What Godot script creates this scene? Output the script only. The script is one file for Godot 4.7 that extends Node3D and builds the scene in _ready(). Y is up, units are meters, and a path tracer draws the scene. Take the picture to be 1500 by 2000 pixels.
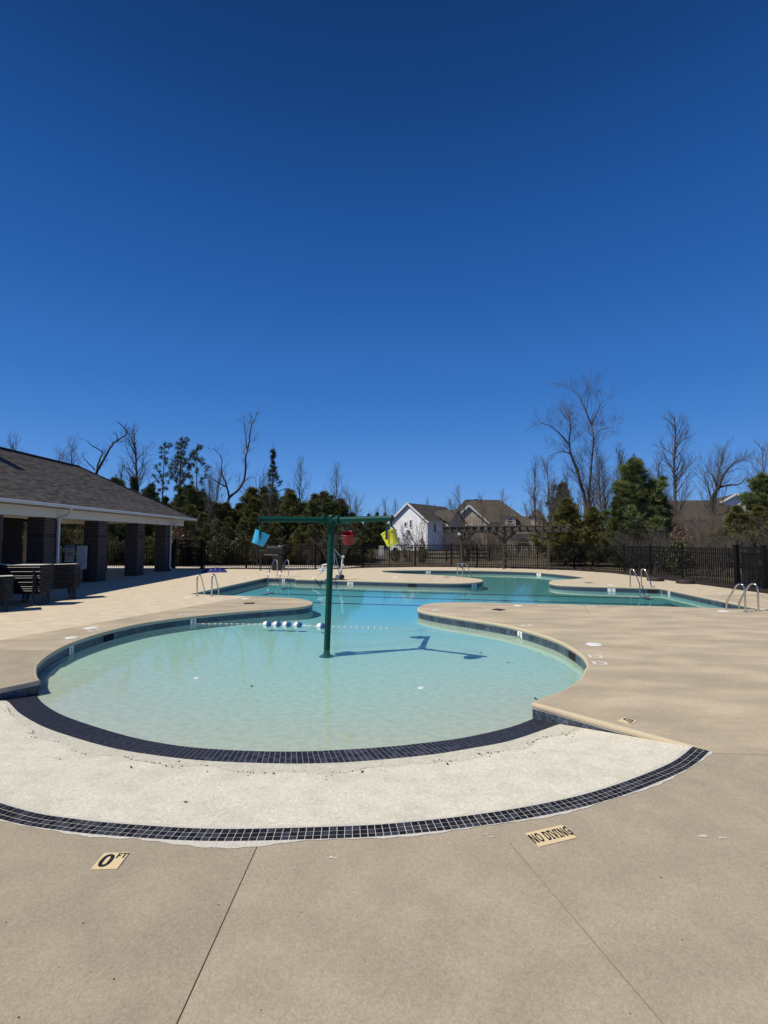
extends Node3D

# ------------------------------------------------------------------ helpers
var used := {}
var mats := {}
var rng := RandomNumberGenerator.new()
const UPV := Vector3(0, 1, 0)

class MB:
	# collects triangles; corners are given counter-clockwise as seen from outside
	var v := PackedVector3Array()
	var n := PackedVector3Array()
	var c := PackedColorArray()
	var col := Color(1, 1, 1)

	func tri_n(a: Vector3, b: Vector3, d: Vector3, na: Vector3, nb: Vector3, nd: Vector3) -> void:
		v.append(a); v.append(d); v.append(b)
		n.append(na); n.append(nd); n.append(nb)
		c.append(col); c.append(col); c.append(col)

	func tri(a: Vector3, b: Vector3, d: Vector3) -> void:
		var m := (b - a).cross(d - a).normalized()
		tri_n(a, b, d, m, m, m)

	func quad(a: Vector3, b: Vector3, d: Vector3, e: Vector3) -> void:
		var m := (b - a).cross(e - a)
		if m.length_squared() < 1e-14:
			m = (d - b).cross(e - b)
		m = m.normalized()
		tri_n(a, b, d, m, m, m)
		tri_n(a, d, e, m, m, m)

	func box(at: Vector3, s: Vector3, bs := Basis()) -> void:
		var x := bs.x * s.x * 0.5
		var y := bs.y * s.y * 0.5
		var z := bs.z * s.z * 0.5
		quad(at - x - y + z, at + x - y + z, at + x + y + z, at - x + y + z)
		quad(at + x - y - z, at - x - y - z, at - x + y - z, at + x + y - z)
		quad(at + x - y + z, at + x - y - z, at + x + y - z, at + x + y + z)
		quad(at - x - y - z, at - x - y + z, at - x + y + z, at - x + y - z)
		quad(at - x + y + z, at + x + y + z, at + x + y - z, at - x + y - z)
		quad(at - x - y - z, at + x - y - z, at + x - y + z, at - x - y + z)

	func cbox(at: Vector3, s: Vector3, ch: float, bs := Basis()) -> void:
		# box with chamfered edges
		var h := s * 0.5
		var k := h - Vector3(ch, ch, ch)
		for sx in [-1.0, 1.0]:
			face4(at, bs, Vector3(sx * h.x, -k.y, -k.z), Vector3(sx * h.x, k.y, -k.z), Vector3(sx * h.x, k.y, k.z), Vector3(sx * h.x, -k.y, k.z), Vector3(sx, 0, 0))
			face4(at, bs, Vector3(-k.x, sx * h.y, -k.z), Vector3(k.x, sx * h.y, -k.z), Vector3(k.x, sx * h.y, k.z), Vector3(-k.x, sx * h.y, k.z), Vector3(0, sx, 0))
			face4(at, bs, Vector3(-k.x, -k.y, sx * h.z), Vector3(k.x, -k.y, sx * h.z), Vector3(k.x, k.y, sx * h.z), Vector3(-k.x, k.y, sx * h.z), Vector3(0, 0, sx))
			for sy in [-1.0, 1.0]:
				face4(at, bs, Vector3(sx * h.x, sy * k.y, -k.z), Vector3(sx * k.x, sy * h.y, -k.z), Vector3(sx * k.x, sy * h.y, k.z), Vector3(sx * h.x, sy * k.y, k.z), Vector3(sx, sy, 0))
				face4(at, bs, Vector3(sx * h.x, -k.y, sy * k.z), Vector3(sx * k.x, -k.y, sy * h.z), Vector3(sx * k.x, k.y, sy * h.z), Vector3(sx * h.x, k.y, sy * k.z), Vector3(sx, 0, sy))
				face4(at, bs, Vector3(-k.x, sx * h.y, sy * k.z), Vector3(-k.x, sx * k.y, sy * h.z), Vector3(k.x, sx * k.y, sy * h.z), Vector3(k.x, sx * h.y, sy * k.z), Vector3(0, sx, sy))
				for sz in [-1.0, 1.0]:
					var a := at + bs * Vector3(sx * h.x, sy * k.y, sz * k.z)
					var b := at + bs * Vector3(sx * k.x, sy * h.y, sz * k.z)
					var d := at + bs * Vector3(sx * k.x, sy * k.y, sz * h.z)
					if (b - a).cross(d - a).dot(bs * Vector3(sx, sy, sz)) > 0.0:
						tri(a, b, d)
					else:
						tri(a, d, b)

	func face4(at: Vector3, bs: Basis, a: Vector3, b: Vector3, d: Vector3, e: Vector3, out: Vector3) -> void:
		if (b - a).cross(e - a).dot(out) > 0.0:
			quad(at + bs * a, at + bs * b, at + bs * d, at + bs * e)
		else:
			quad(at + bs * a, at + bs * e, at + bs * d, at + bs * b)

	func beam(a: Vector3, b: Vector3, w: float, h: float, ch := 0.0, side := Vector3.ZERO) -> void:
		# bar of w across and h high from a to b
		var z := (b - a).normalized()
		var x := side if side != Vector3.ZERO else Vector3(0, 1, 0).cross(z)
		if x.length() < 0.01:
			x = Vector3(1, 0, 0)
		x = (x - z * x.dot(z)).normalized()
		var bs := Basis(x, z.cross(x), z)
		if ch > 0.0:
			cbox((a + b) * 0.5, Vector3(w, h, (b - a).length()), ch, bs)
		else:
			box((a + b) * 0.5, Vector3(w, h, (b - a).length()), bs)

	func tube(pts: PackedVector3Array, r0: float, r1: float, sides: int, caps := true, radii := PackedFloat32Array()) -> void:
		var count := pts.size()
		var prev := PackedVector3Array()
		var pn := PackedVector3Array()
		var x := Vector3.ZERO
		for i in count:
			var t := (pts[mini(i + 1, count - 1)] - pts[maxi(i - 1, 0)]).normalized()
			if i == 0:
				x = t.cross(Vector3(0.31, 0.11, 0.94))
				if x.length() < 0.1:
					x = t.cross(Vector3(1, 0, 0))
			x = (x - t * x.dot(t)).normalized()
			var y := t.cross(x)
			var r: float = lerpf(r0, r1, float(i) / float(maxi(count - 1, 1))) if radii.is_empty() else radii[i]
			var ring := PackedVector3Array()
			var rn := PackedVector3Array()
			for k in sides:
				var an := TAU * k / sides
				var dir := x * cos(an) + y * sin(an)
				ring.append(pts[i] + dir * r)
				rn.append(dir)
			if i > 0:
				for k in sides:
					var l := (k + 1) % sides
					tri_n(prev[k], prev[l], ring[l], pn[k], pn[l], rn[l])
					tri_n(prev[k], ring[l], ring[k], pn[k], rn[l], rn[k])
			if caps and (i == 0 or i == count - 1):
				for k in range(1, sides - 1):
					if i == 0:
						tri_n(ring[0], ring[k + 1], ring[k], -t, -t, -t)
					else:
						tri_n(ring[0], ring[k], ring[k + 1], t, t, t)
			prev = ring
			pn = rn

	func twig(a: Vector3, b: Vector3, r0: float, r1: float) -> void:
		# three-sided thin stick
		var t := (b - a).normalized()
		var x := t.cross(Vector3(0.3, 0.9, 0.2)).normalized()
		var y := t.cross(x)
		var d0 := x
		var d1 := x * -0.5 + y * 0.866
		var d2 := x * -0.5 - y * 0.866
		stick(a, b, d0, d1, r0, r1)
		stick(a, b, d1, d2, r0, r1)
		stick(a, b, d2, d0, r0, r1)

	func stick(a: Vector3, b: Vector3, p: Vector3, q: Vector3, r0: float, r1: float) -> void:
		tri_n(a + p * r0, a + q * r0, b + q * r1, p, q, q)
		tri_n(a + p * r0, b + q * r1, b + p * r1, p, q, p)

	func lathe(prof: PackedVector2Array, at: Vector3, bs := Basis(), sides := 24) -> void:
		# profile of (radius, height) going up on the outside; normals from the profile
		for i in prof.size() - 1:
			var p := prof[i]
			var q := prof[i + 1]
			var d := (q - p).normalized()
			for k in sides:
				var a0 := TAU * k / sides
				var a1 := TAU * (k + 1) / sides
				var e0 := Vector3(sin(a0), 0, cos(a0))
				var e1 := Vector3(sin(a1), 0, cos(a1))
				var n0 := bs * (e0 * d.y - Vector3(0, d.x, 0))
				var n1 := bs * (e1 * d.y - Vector3(0, d.x, 0))
				var pa := at + bs * (e0 * p.x + Vector3(0, p.y, 0))
				var pb := at + bs * (e1 * p.x + Vector3(0, p.y, 0))
				var qb := at + bs * (e1 * q.x + Vector3(0, q.y, 0))
				var qa := at + bs * (e0 * q.x + Vector3(0, q.y, 0))
				if p.x > 1e-6:
					tri_n(pa, pb, qb, n0, n1, n1)
				if q.x > 1e-6:
					tri_n(pa, qb, qa, n0, n1, n0)

	func poly(p2: PackedVector2Array, y: float) -> void:
		# flat polygon in plan (x, z), facing up
		var ids := Geometry2D.triangulate_polygon(p2)
		for i in range(0, ids.size(), 3):
			var a := Vector3(p2[ids[i]].x, y, p2[ids[i]].y)
			var b := Vector3(p2[ids[i + 1]].x, y, p2[ids[i + 1]].y)
			var d := Vector3(p2[ids[i + 2]].x, y, p2[ids[i + 2]].y)
			if (b - a).cross(d - a).y > 0.0:
				tri_n(a, b, d, UPN, UPN, UPN)
			else:
				tri_n(a, d, b, UPN, UPN, UPN)
	const UPN := Vector3(0, 1, 0)

	func mesh(colored := false) -> ArrayMesh:
		var arr := []
		arr.resize(Mesh.ARRAY_MAX)
		arr[Mesh.ARRAY_VERTEX] = v
		arr[Mesh.ARRAY_NORMAL] = n
		if colored:
			arr[Mesh.ARRAY_COLOR] = c
		var m := ArrayMesh.new()
		m.add_surface_from_arrays(Mesh.PRIMITIVE_TRIANGLES, arr)
		return m

func numbered(called: String) -> String:
	var k: int = used.get(called, 0)
	used[called] = k + 1
	return called if k == 0 else "%s_%03d" % [called, k]

func tag(o: Node, label := "", category := "", group := "", kind := "") -> Node:
	if label: o.set_meta("label", label)
	if category: o.set_meta("category", category)
	if group: o.set_meta("group", group)
	if kind: o.set_meta("kind", kind)
	return o

func thing(called: String, label: String, category: String, at := Vector3.ZERO, turn := 0.0, group := "") -> Node3D:
	var o := Node3D.new()
	o.name = numbered(called)
	add_child(o)
	o.position = at
	o.rotation.y = turn
	tag(o, label, category, group)
	return o

func struct(called: String) -> Node3D:
	var o := Node3D.new()
	o.name = numbered(called)
	add_child(o)
	o.set_meta("kind", "structure")
	return o

func show_mesh(called: String, m: Mesh, mt: Material, parent: Node, xf := Transform3D()) -> MeshInstance3D:
	var o := MeshInstance3D.new()
	o.name = called if parent != self else numbered(called)
	o.mesh = m
	o.material_override = mt
	o.transform = xf
	parent.add_child(o, true)
	return o

func part(called: String, b: MB, mt: Material, parent: Node, colored := false) -> MeshInstance3D:
	return show_mesh(called, b.mesh(colored), mt, parent)

func copy_of(o: Node3D, label: String, at: Vector3, turn: float, size := Vector3.ONE, group := "") -> Node3D:
	var r: Node3D = o.duplicate()
	r.name = numbered(String(o.get_meta("base")) if o.has_meta("base") else String(o.name))
	add_child(r)
	r.position = at
	r.rotation = Vector3(0, turn, 0)
	r.scale = size
	if label: r.set_meta("label", label)
	if group: r.set_meta("group", group)
	return r

func lin(r: float, g: float, b: float) -> Color:
	return Color(r, g, b).linear_to_srgb()

func mat(called: String, col: Color, rough := 0.8, metal := 0.0) -> StandardMaterial3D:
	if mats.has(called):
		return mats[called]
	var m := StandardMaterial3D.new()
	m.resource_name = called
	m.albedo_color = col.linear_to_srgb()
	m.roughness = rough
	m.metallic = metal
	mats[called] = m
	return m

func vmat(called: String, rough := 0.9) -> StandardMaterial3D:
	var m := mat(called, Color(1, 1, 1), rough)
	m.vertex_color_use_as_albedo = true
	return m

func noise(freq: float, octaves: int, dark: float, light: float, seed_: int, size := 512, kind := FastNoiseLite.TYPE_SIMPLEX_SMOOTH, lo := 0.0, hi := 1.0, a := Color.BLACK, b := Color.BLACK) -> NoiseTexture2D:
	var f := FastNoiseLite.new()
	f.noise_type = kind
	f.frequency = freq
	f.fractal_octaves = octaves
	f.seed = seed_
	var t := NoiseTexture2D.new()
	t.width = size
	t.height = size
	t.seamless = true
	t.noise = f
	var g := Gradient.new()
	var ca := Color(dark, dark, dark) if a == Color.BLACK else a
	var cb := Color(light, light, light) if b == Color.BLACK else b
	g.offsets = PackedFloat32Array([lo, hi])
	g.colors = PackedColorArray([ca, cb])
	t.color_ramp = g
	return t

func speckle(size: int, seed_: int, weights: Array, a: Color, b: Color) -> ImageTexture:
	# sandy grain: white noise at several sizes, each twice as coarse as the one before
	var r := RandomNumberGenerator.new()
	r.seed = seed_
	var sum := PackedFloat32Array()
	sum.resize(size * size)
	var norm := 0.0
	for k in weights.size():
		var m := size >> k
		var im := Image.create(m, m, false, Image.FORMAT_RF)
		var raw := PackedFloat32Array()
		raw.resize(m * m)
		for i in m * m:
			raw[i] = r.randf() - 0.5
		im = Image.create_from_data(m, m, false, Image.FORMAT_RF, raw.to_byte_array())
		if k > 0:
			im.resize(size, size, Image.INTERPOLATE_BILINEAR)
		var d := im.get_data().to_float32_array()
		var w: float = weights[k]
		norm += w * w
		for i in size * size:
			sum[i] += d[i] * w
	norm = sqrt(norm) * 0.29
	var out := PackedByteArray()
	out.resize(size * size * 3)
	for i in size * size:
		var t := clampf(0.5 + sum[i] / norm * 0.22, 0.0, 1.0)
		out[i * 3] = int(255.0 * lerpf(a.r, b.r, t))
		out[i * 3 + 1] = int(255.0 * lerpf(a.g, b.g, t))
		out[i * 3 + 2] = int(255.0 * lerpf(a.b, b.b, t))
	return ImageTexture.create_from_image(Image.create_from_data(size, size, false, Image.FORMAT_RGB8, out))

func textured(m: StandardMaterial3D, fine: Texture2D, per_m: Vector3, stain: Texture2D = null, stain_per_m := Vector3.ONE) -> StandardMaterial3D:
	m.albedo_texture = fine
	m.uv1_triplanar = true
	m.uv1_world_triplanar = true
	m.uv1_scale = per_m
	if stain:
		m.detail_enabled = true
		m.detail_blend_mode = BaseMaterial3D.BLEND_MODE_MUL
		m.detail_albedo = stain
		m.detail_uv_layer = BaseMaterial3D.DETAIL_UV_2
		m.uv2_triplanar = true
		m.uv2_world_triplanar = true
		m.uv2_scale = stain_per_m
	return m

func relief(m: StandardMaterial3D, t: Texture2D, cm: float) -> void:
	m.heightmap_enabled = true
	m.heightmap_texture = t
	m.heightmap_scale = cm

func smooth(pts: Array, step: float) -> PackedVector2Array:
	# Catmull-Rom through the points, resampled to even steps
	var dense := PackedVector2Array()
	for i in pts.size() - 1:
		var a: Vector2 = pts[maxi(i - 1, 0)]
		var b: Vector2 = pts[i]
		var d: Vector2 = pts[i + 1]
		var e: Vector2 = pts[mini(i + 2, pts.size() - 1)]
		for k in 16:
			dense.append(b.cubic_interpolate(d, a, e, k / 16.0) if pts.size() > 2 else b.lerp(d, k / 16.0))
	dense.append(pts[pts.size() - 1])
	return evenly(dense, step)

func evenly(dense: PackedVector2Array, step: float) -> PackedVector2Array:
	var total := 0.0
	for i in dense.size() - 1:
		total += dense[i].distance_to(dense[i + 1])
	var count := maxi(1, int(round(total / step)))
	var out := PackedVector2Array([dense[0]])
	var want := total / count
	var run := 0.0
	for i in dense.size() - 1:
		var l := dense[i].distance_to(dense[i + 1])
		while run + l >= want * out.size() - 1e-5 and out.size() < count:
			out.append(dense[i].lerp(dense[i + 1], (want * out.size() - run) / maxf(l, 1e-9)))
		run += l
	out.append(dense[dense.size() - 1])
	return out

func flat(p: Vector2, y: float) -> Vector3:
	return Vector3(p.x, y, p.y)

func letters(text: String, height: float, mt: Material, parent: Node, xf: Transform3D, squeeze := 1.0, weight := 700) -> MeshInstance3D:
	var t := TextMesh.new()
	var f := SystemFont.new()
	f.font_names = PackedStringArray(["Droid Sans"])
	f.font_weight = weight
	t.font = f
	t.text = text
	t.font_size = 64
	t.pixel_size = height / 46.0
	t.depth = 0.002
	t.curve_step = 1.0
	return show_mesh("lettering", t, mt, parent, xf * Transform3D(Basis.from_scale(Vector3(squeeze, 1, 1)), Vector3.ZERO))

func on_ground(at: Vector3, turn: float) -> Transform3D:
	return Transform3D(Basis(UPV, turn) * Basis(Vector3.RIGHT, -PI / 2), at)

# ------------------------------------------------------------------ the scene
func _ready() -> void:
	rng.seed = 7
	setup_view()
	setup_materials()
	build_shapes()
	build_ground()
	build_deck()
	build_pool()
	build_beach()
	build_pavilion()
	build_fences()
	build_houses()
	build_splash_post()
	build_pool_things()
	build_deck_marks()
	build_loungers()
	build_pergola()
	build_lamps()
	build_trees()

func setup_view() -> void:
	var cam := Camera3D.new()
	cam.name = "camera"
	cam.fov = 93.24
	cam.near = 0.05
	cam.far = 900.0
	cam.position = Vector3(0, 2, 0)
	cam.rotation.x = atan(53.0 / 945.0)
	add_child(cam)
	cam.current = true

	# clear deep-blue sky, brighter and paler towards the horizon
	var img := Image.create(64, 256, false, Image.FORMAT_RGBF)
	var rows := [[0.0, 0.22, 0.44, 0.77], [4.0, 0.155, 0.365, 0.75], [7.0, 0.108, 0.30, 0.71], [12.0, 0.062, 0.22, 0.60], [17.0, 0.041, 0.172, 0.52], [26.0, 0.023, 0.118, 0.405], [35.0, 0.014, 0.083, 0.31], [44.0, 0.0088, 0.053, 0.205], [52.0, 0.0066, 0.039, 0.150], [70.0, 0.007, 0.036, 0.135], [90.0, 0.0065, 0.033, 0.125]]
	for y in 256:
		var el := 90.0 - (y + 0.5) / 256.0 * 180.0
		var col := Color(0.16, 0.14, 0.11)
		if el > 0.0:
			for i in rows.size() - 1:
				var a: Array = rows[i]
				var b: Array = rows[i + 1]
				if el >= a[0] and el <= b[0]:
					var t: float = (el - a[0]) / (b[0] - a[0])
					col = Color(lerpf(a[1], b[1], t), lerpf(a[2], b[2], t), lerpf(a[3], b[3], t))
		for x in 64:
			img.set_pixel(x, y, col)
	var sky_mat := PanoramaSkyMaterial.new()
	sky_mat.panorama = ImageTexture.create_from_image(img)
	var sky := Sky.new()
	sky.sky_material = sky_mat
	var env := Environment.new()
	env.background_mode = Environment.BG_SKY
	env.sky = sky
	env.tonemap_mode = Environment.TONE_MAPPER_LINEAR
	env.tonemap_exposure = 1.0
	env.sdfgi_enabled = true
	env.ssao_enabled = true
	env.ssil_enabled = true
	var we := WorldEnvironment.new()
	we.name = "world_environment"
	we.environment = env
	add_child(we)

	var sun := DirectionalLight3D.new()
	sun.name = "sun"
	sun.light_energy = 1.5
	sun.light_color = Color(1.0, 0.965, 0.90)
	sun.light_angular_distance = 0.5
	sun.shadow_enabled = true
	add_child(sun)
	sun.look_at_from_position(Vector3(0, 60, 0), Vector3(0, 60, 0) + Vector3(0.5525, -0.809, -0.2057), UPV)

func setup_materials() -> void:
	var grain := speckle(1024, 5, [1.0, 1.0, 0.7, 0.22, 0.08, 0.05], Color(0.78, 0.775, 0.76), Color(1, 1, 1))
	var stain := noise(0.011, 7, 0.80, 1.0, 2, 1024, FastNoiseLite.TYPE_SIMPLEX_SMOOTH, 0.15, 0.8, Color(0.86, 0.865, 0.87), Color(1, 1, 1))
	var stain_front := noise(0.016, 7, 0.80, 1.0, 22, 1024, FastNoiseLite.TYPE_SIMPLEX_SMOOTH, 0.2, 0.8, Color(0.93, 0.93, 0.935), Color(1, 1, 1))
	for v in 9:
		var i := v / 3
		var k: float = [1.0, 0.955, 1.035][v % 3]
		# slabs differ in tone: front greyer, back paler, plus a small random step
		var deck := mat(["tan concrete", "grey tan concrete", "pale tan concrete"][i] + " %d" % (v % 3), k * [Color(0.665, 0.562, 0.407), Color(0.498, 0.430, 0.322), Color(0.80, 0.69, 0.51)][i], 0.85)
		textured(deck, grain, Vector3(0.4, 0.4, 0.4), [stain, stain_front, stain_front][i], [Vector3(0.05, 0.1, 0.13), Vector3(0.11, 0.1, 0.14), Vector3(0.11, 0.1, 0.14)][i])
	var nose := mat("coping concrete", Color(0.66, 0.56, 0.41), 0.85)
	textured(nose, grain, Vector3(0.55, 0.55, 0.55))
	var pebble := speckle(1024, 6, [0.6, 1.0, 1.0, 0.5, 0.12], Color(0.74, 0.725, 0.66), Color(1, 1, 1))
	var dirt := noise(0.014, 7, 0.8, 1.0, 4, 1024, FastNoiseLite.TYPE_SIMPLEX_SMOOTH, 0.15, 0.6, Color(0.94, 0.937, 0.92), Color(1, 1, 1))
	var beach := mat("white pebble plaster", Color(0.88, 0.865, 0.80), 0.9)
	textured(beach, pebble, Vector3(0.45, 0.45, 0.45), dirt, Vector3(0.16, 0.16, 0.2))
	relief(beach, pebble, 0.2)
	var slate := noise(0.03, 4, 0.4, 1.0, 5, 512, FastNoiseLite.TYPE_SIMPLEX_SMOOTH, 0.3, 0.7, Color(0.50, 0.52, 0.55), Color(1, 1, 1))
	for i in 3:
		var k: float = [1.0, 0.72, 1.3][i]
		var m := mat("slate tile %d" % i, Color(0.085 * k, 0.115 * k, 0.165 * k), 0.35)
		textured(m, slate, Vector3(1.6, 1.6, 1.6))
		mat("navy tile %d" % i, Color(0.018, 0.020, 0.029) * [1.0, 0.6, 2.1][i], [0.5, 0.45, 0.55][i]).metallic_specular = 0.22
		mat("blue black tile %d" % i, Color(0.026, 0.029, 0.043) * [1.0, 0.7, 1.7][i], [0.5, 0.45, 0.55][i]).metallic_specular = 0.22
	var grout := mat("white grout", Color(0.74, 0.73, 0.71), 0.9)
	textured(grout, pebble, Vector3(0.8, 0.8, 0.8))
	mat("grey grout", Color(0.24, 0.24, 0.26), 0.9)
	var floor_m := vmat("pool plaster", 0.8)
	textured(floor_m, noise(0.02, 5, 0.85, 1.0, 6, 1024, FastNoiseLite.TYPE_SIMPLEX_SMOOTH, 0.2, 0.8, Color(0.92, 0.935, 0.935), Color(1, 1, 1)), Vector3(0.3, 0.3, 0.36))
	var water := mat("pool water", Color(0.5, 0.8, 0.8), 0.02)
	water.albedo_color = Color(0.55, 0.82, 0.82, 0.07)
	water.transparency = BaseMaterial3D.TRANSPARENCY_ALPHA
	water.metallic_specular = 0.42
	var f := FastNoiseLite.new()
	f.noise_type = FastNoiseLite.TYPE_SIMPLEX_SMOOTH
	f.frequency = 0.012
	f.fractal_octaves = 5
	f.seed = 11
	var nt := NoiseTexture2D.new()
	nt.width = 1024
	nt.height = 1024
	nt.seamless = true
	nt.noise = f
	nt.as_normal_map = true
	nt.bump_strength = 4.0
	water.normal_enabled = true
	water.normal_texture = nt
	water.normal_scale = 0.045
	water.uv1_triplanar = true
	water.uv1_world_triplanar = true
	water.uv1_scale = Vector3(0.19, 0.19, 0.19)
	mat("dark line", Color(0.012, 0.02, 0.035), 0.6)
	mat("steel", Color(0.62, 0.60, 0.57), 0.22, 1.0)
	mat("galvanised", Color(0.45, 0.45, 0.44), 0.4, 0.8)
	mat("black iron", Color(0.008, 0.008, 0.009), 0.5).metallic_specular = 0.25
	mat("black plastic", Color(0.012, 0.012, 0.013), 0.5)
	mat("black rubber", Color(0.012, 0.012, 0.012), 0.8)
	mat("green paint", Color(0.003, 0.056, 0.041), 0.4).metallic_specular = 0.3
	mat("white paint", Color(0.74, 0.74, 0.72), 0.5)
	mat("trim paint", Color(0.66, 0.64, 0.58), 0.55)
	mat("gutter paint", Color(0.62, 0.63, 0.60), 0.4)
	mat("white plastic", Color(0.80, 0.80, 0.77), 0.4)
	mat("cream tile", Color(0.72, 0.58, 0.34), 0.35)
	mat("ink", Color(0.012, 0.012, 0.012), 0.5)
	mat("red ink", Color(0.35, 0.03, 0.03), 0.6)
	mat("blue ink", Color(0.05, 0.09, 0.25), 0.6)
	mat("blue bucket", Color(0.05, 0.42, 0.72), 0.35)
	mat("red bucket", Color(0.30, 0.002, 0.012), 0.45)
	mat("yellow bucket", Color(0.86, 0.74, 0.045), 0.35)
	mat("float blue", Color(0.02, 0.09, 0.28), 0.45)
	mat("float white", Color(0.82, 0.82, 0.82), 0.45)
	mat("brown plastic", Color(0.03, 0.022, 0.018), 0.6)
	mat("void", Color(0.004, 0.004, 0.005), 0.9)
	mat("tarp", Color(0.008, 0.012, 0.16), 0.5)
	mat("sling", Color(0.56, 0.54, 0.50), 0.8)
	mat("charcoal tube", Color(0.012, 0.012, 0.014), 0.4)
	var brick := vmat("brick", 0.85)
	textured(brick, grain, Vector3(2.0, 2.0, 2.0))
	mat("mortar", Color(0.30, 0.27, 0.24), 0.95)
	var shingle := vmat("shingle", 0.95)
	textured(shingle, grain, Vector3(1.2, 1.2, 1.2))
	mat("soffit", Color(0.30, 0.29, 0.27), 0.7)
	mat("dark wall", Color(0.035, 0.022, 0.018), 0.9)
	var wood := mat("weathered wood", Color(0.080, 0.070, 0.060), 0.9)
	textured(wood, noise(0.05, 4, 0.6, 1.0, 8, 512, FastNoiseLite.TYPE_SIMPLEX, 0.2, 0.8), Vector3(1.5, 0.6, 1.5))
	var grass := mat("dormant grass", Color(0.165, 0.128, 0.085), 0.95)
	textured(grass, noise(0.07, 5, 0.55, 1.0, 9, 1024, FastNoiseLite.TYPE_SIMPLEX, 0.2, 0.8, Color(0.55, 0.58, 0.45), Color(1, 1, 1)), Vector3(0.35, 0.35, 0.35), stain, Vector3(0.05, 0.05, 0.05))
	var mulch := mat("mulch", Color(0.075, 0.042, 0.030), 0.95)
	textured(mulch, noise(0.12, 3, 0.3, 1.0, 10, 512, FastNoiseLite.TYPE_CELLULAR, 0.1, 0.9), Vector3(1.1, 1.1, 1.1))
	relief(mulch, noise(0.12, 3, 0.0, 1.0, 10, 512, FastNoiseLite.TYPE_CELLULAR), 4.0)
	var walk := mat("pale concrete", Color(0.75, 0.68, 0.60), 0.9)
	textured(walk, grain, Vector3(0.5, 0.5, 0.5))
	mat("siding", Color(0.86, 0.875, 0.90), 0.6)
	mat("cream siding", Color(0.50, 0.43, 0.34), 0.7)
	mat("window glass", Color(0.02, 0.025, 0.03), 0.08)
	var bark := mat("grey bark", Color(0.165, 0.145, 0.125), 0.95)
	textured(bark, noise(0.06, 4, 0.5, 1.0, 12, 512, FastNoiseLite.TYPE_SIMPLEX, 0.2, 0.8), Vector3(1.2, 0.5, 1.2))
	mat("dark bark", Color(0.042, 0.034, 0.028), 0.95)
	mat("brown twig", Color(0.165, 0.130, 0.102), 0.95)
	mat("pine bark", Color(0.060, 0.042, 0.032), 0.95)
	var leaf := vmat("needles", 0.6)
	leaf.backlight_enabled = true
	leaf.backlight = Color(0.16, 0.18, 0.06)
	mats["needles"] = leaf

# ------------------------------------------------------------------ plan of the pool
var segs := []            # smooth pieces of the pool edge, corner to corner
var edge := PackedVector2Array()      # whole edge, going round with the water on the right
var edge_n := PackedVector2Array()    # towards the water
var arc_out := PackedVector2Array()
var arc_in := PackedVector2Array()
var band_out := PackedVector2Array()
var band_in := PackedVector2Array()
const WATER := -0.2
const LEFT_TIP := Vector2(-5.97, -5.5)
const RIGHT_TIP := Vector2(3.08, -4.69)

func V2(x: float, y: float) -> Vector2:
	return Vector2(x, y)

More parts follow.
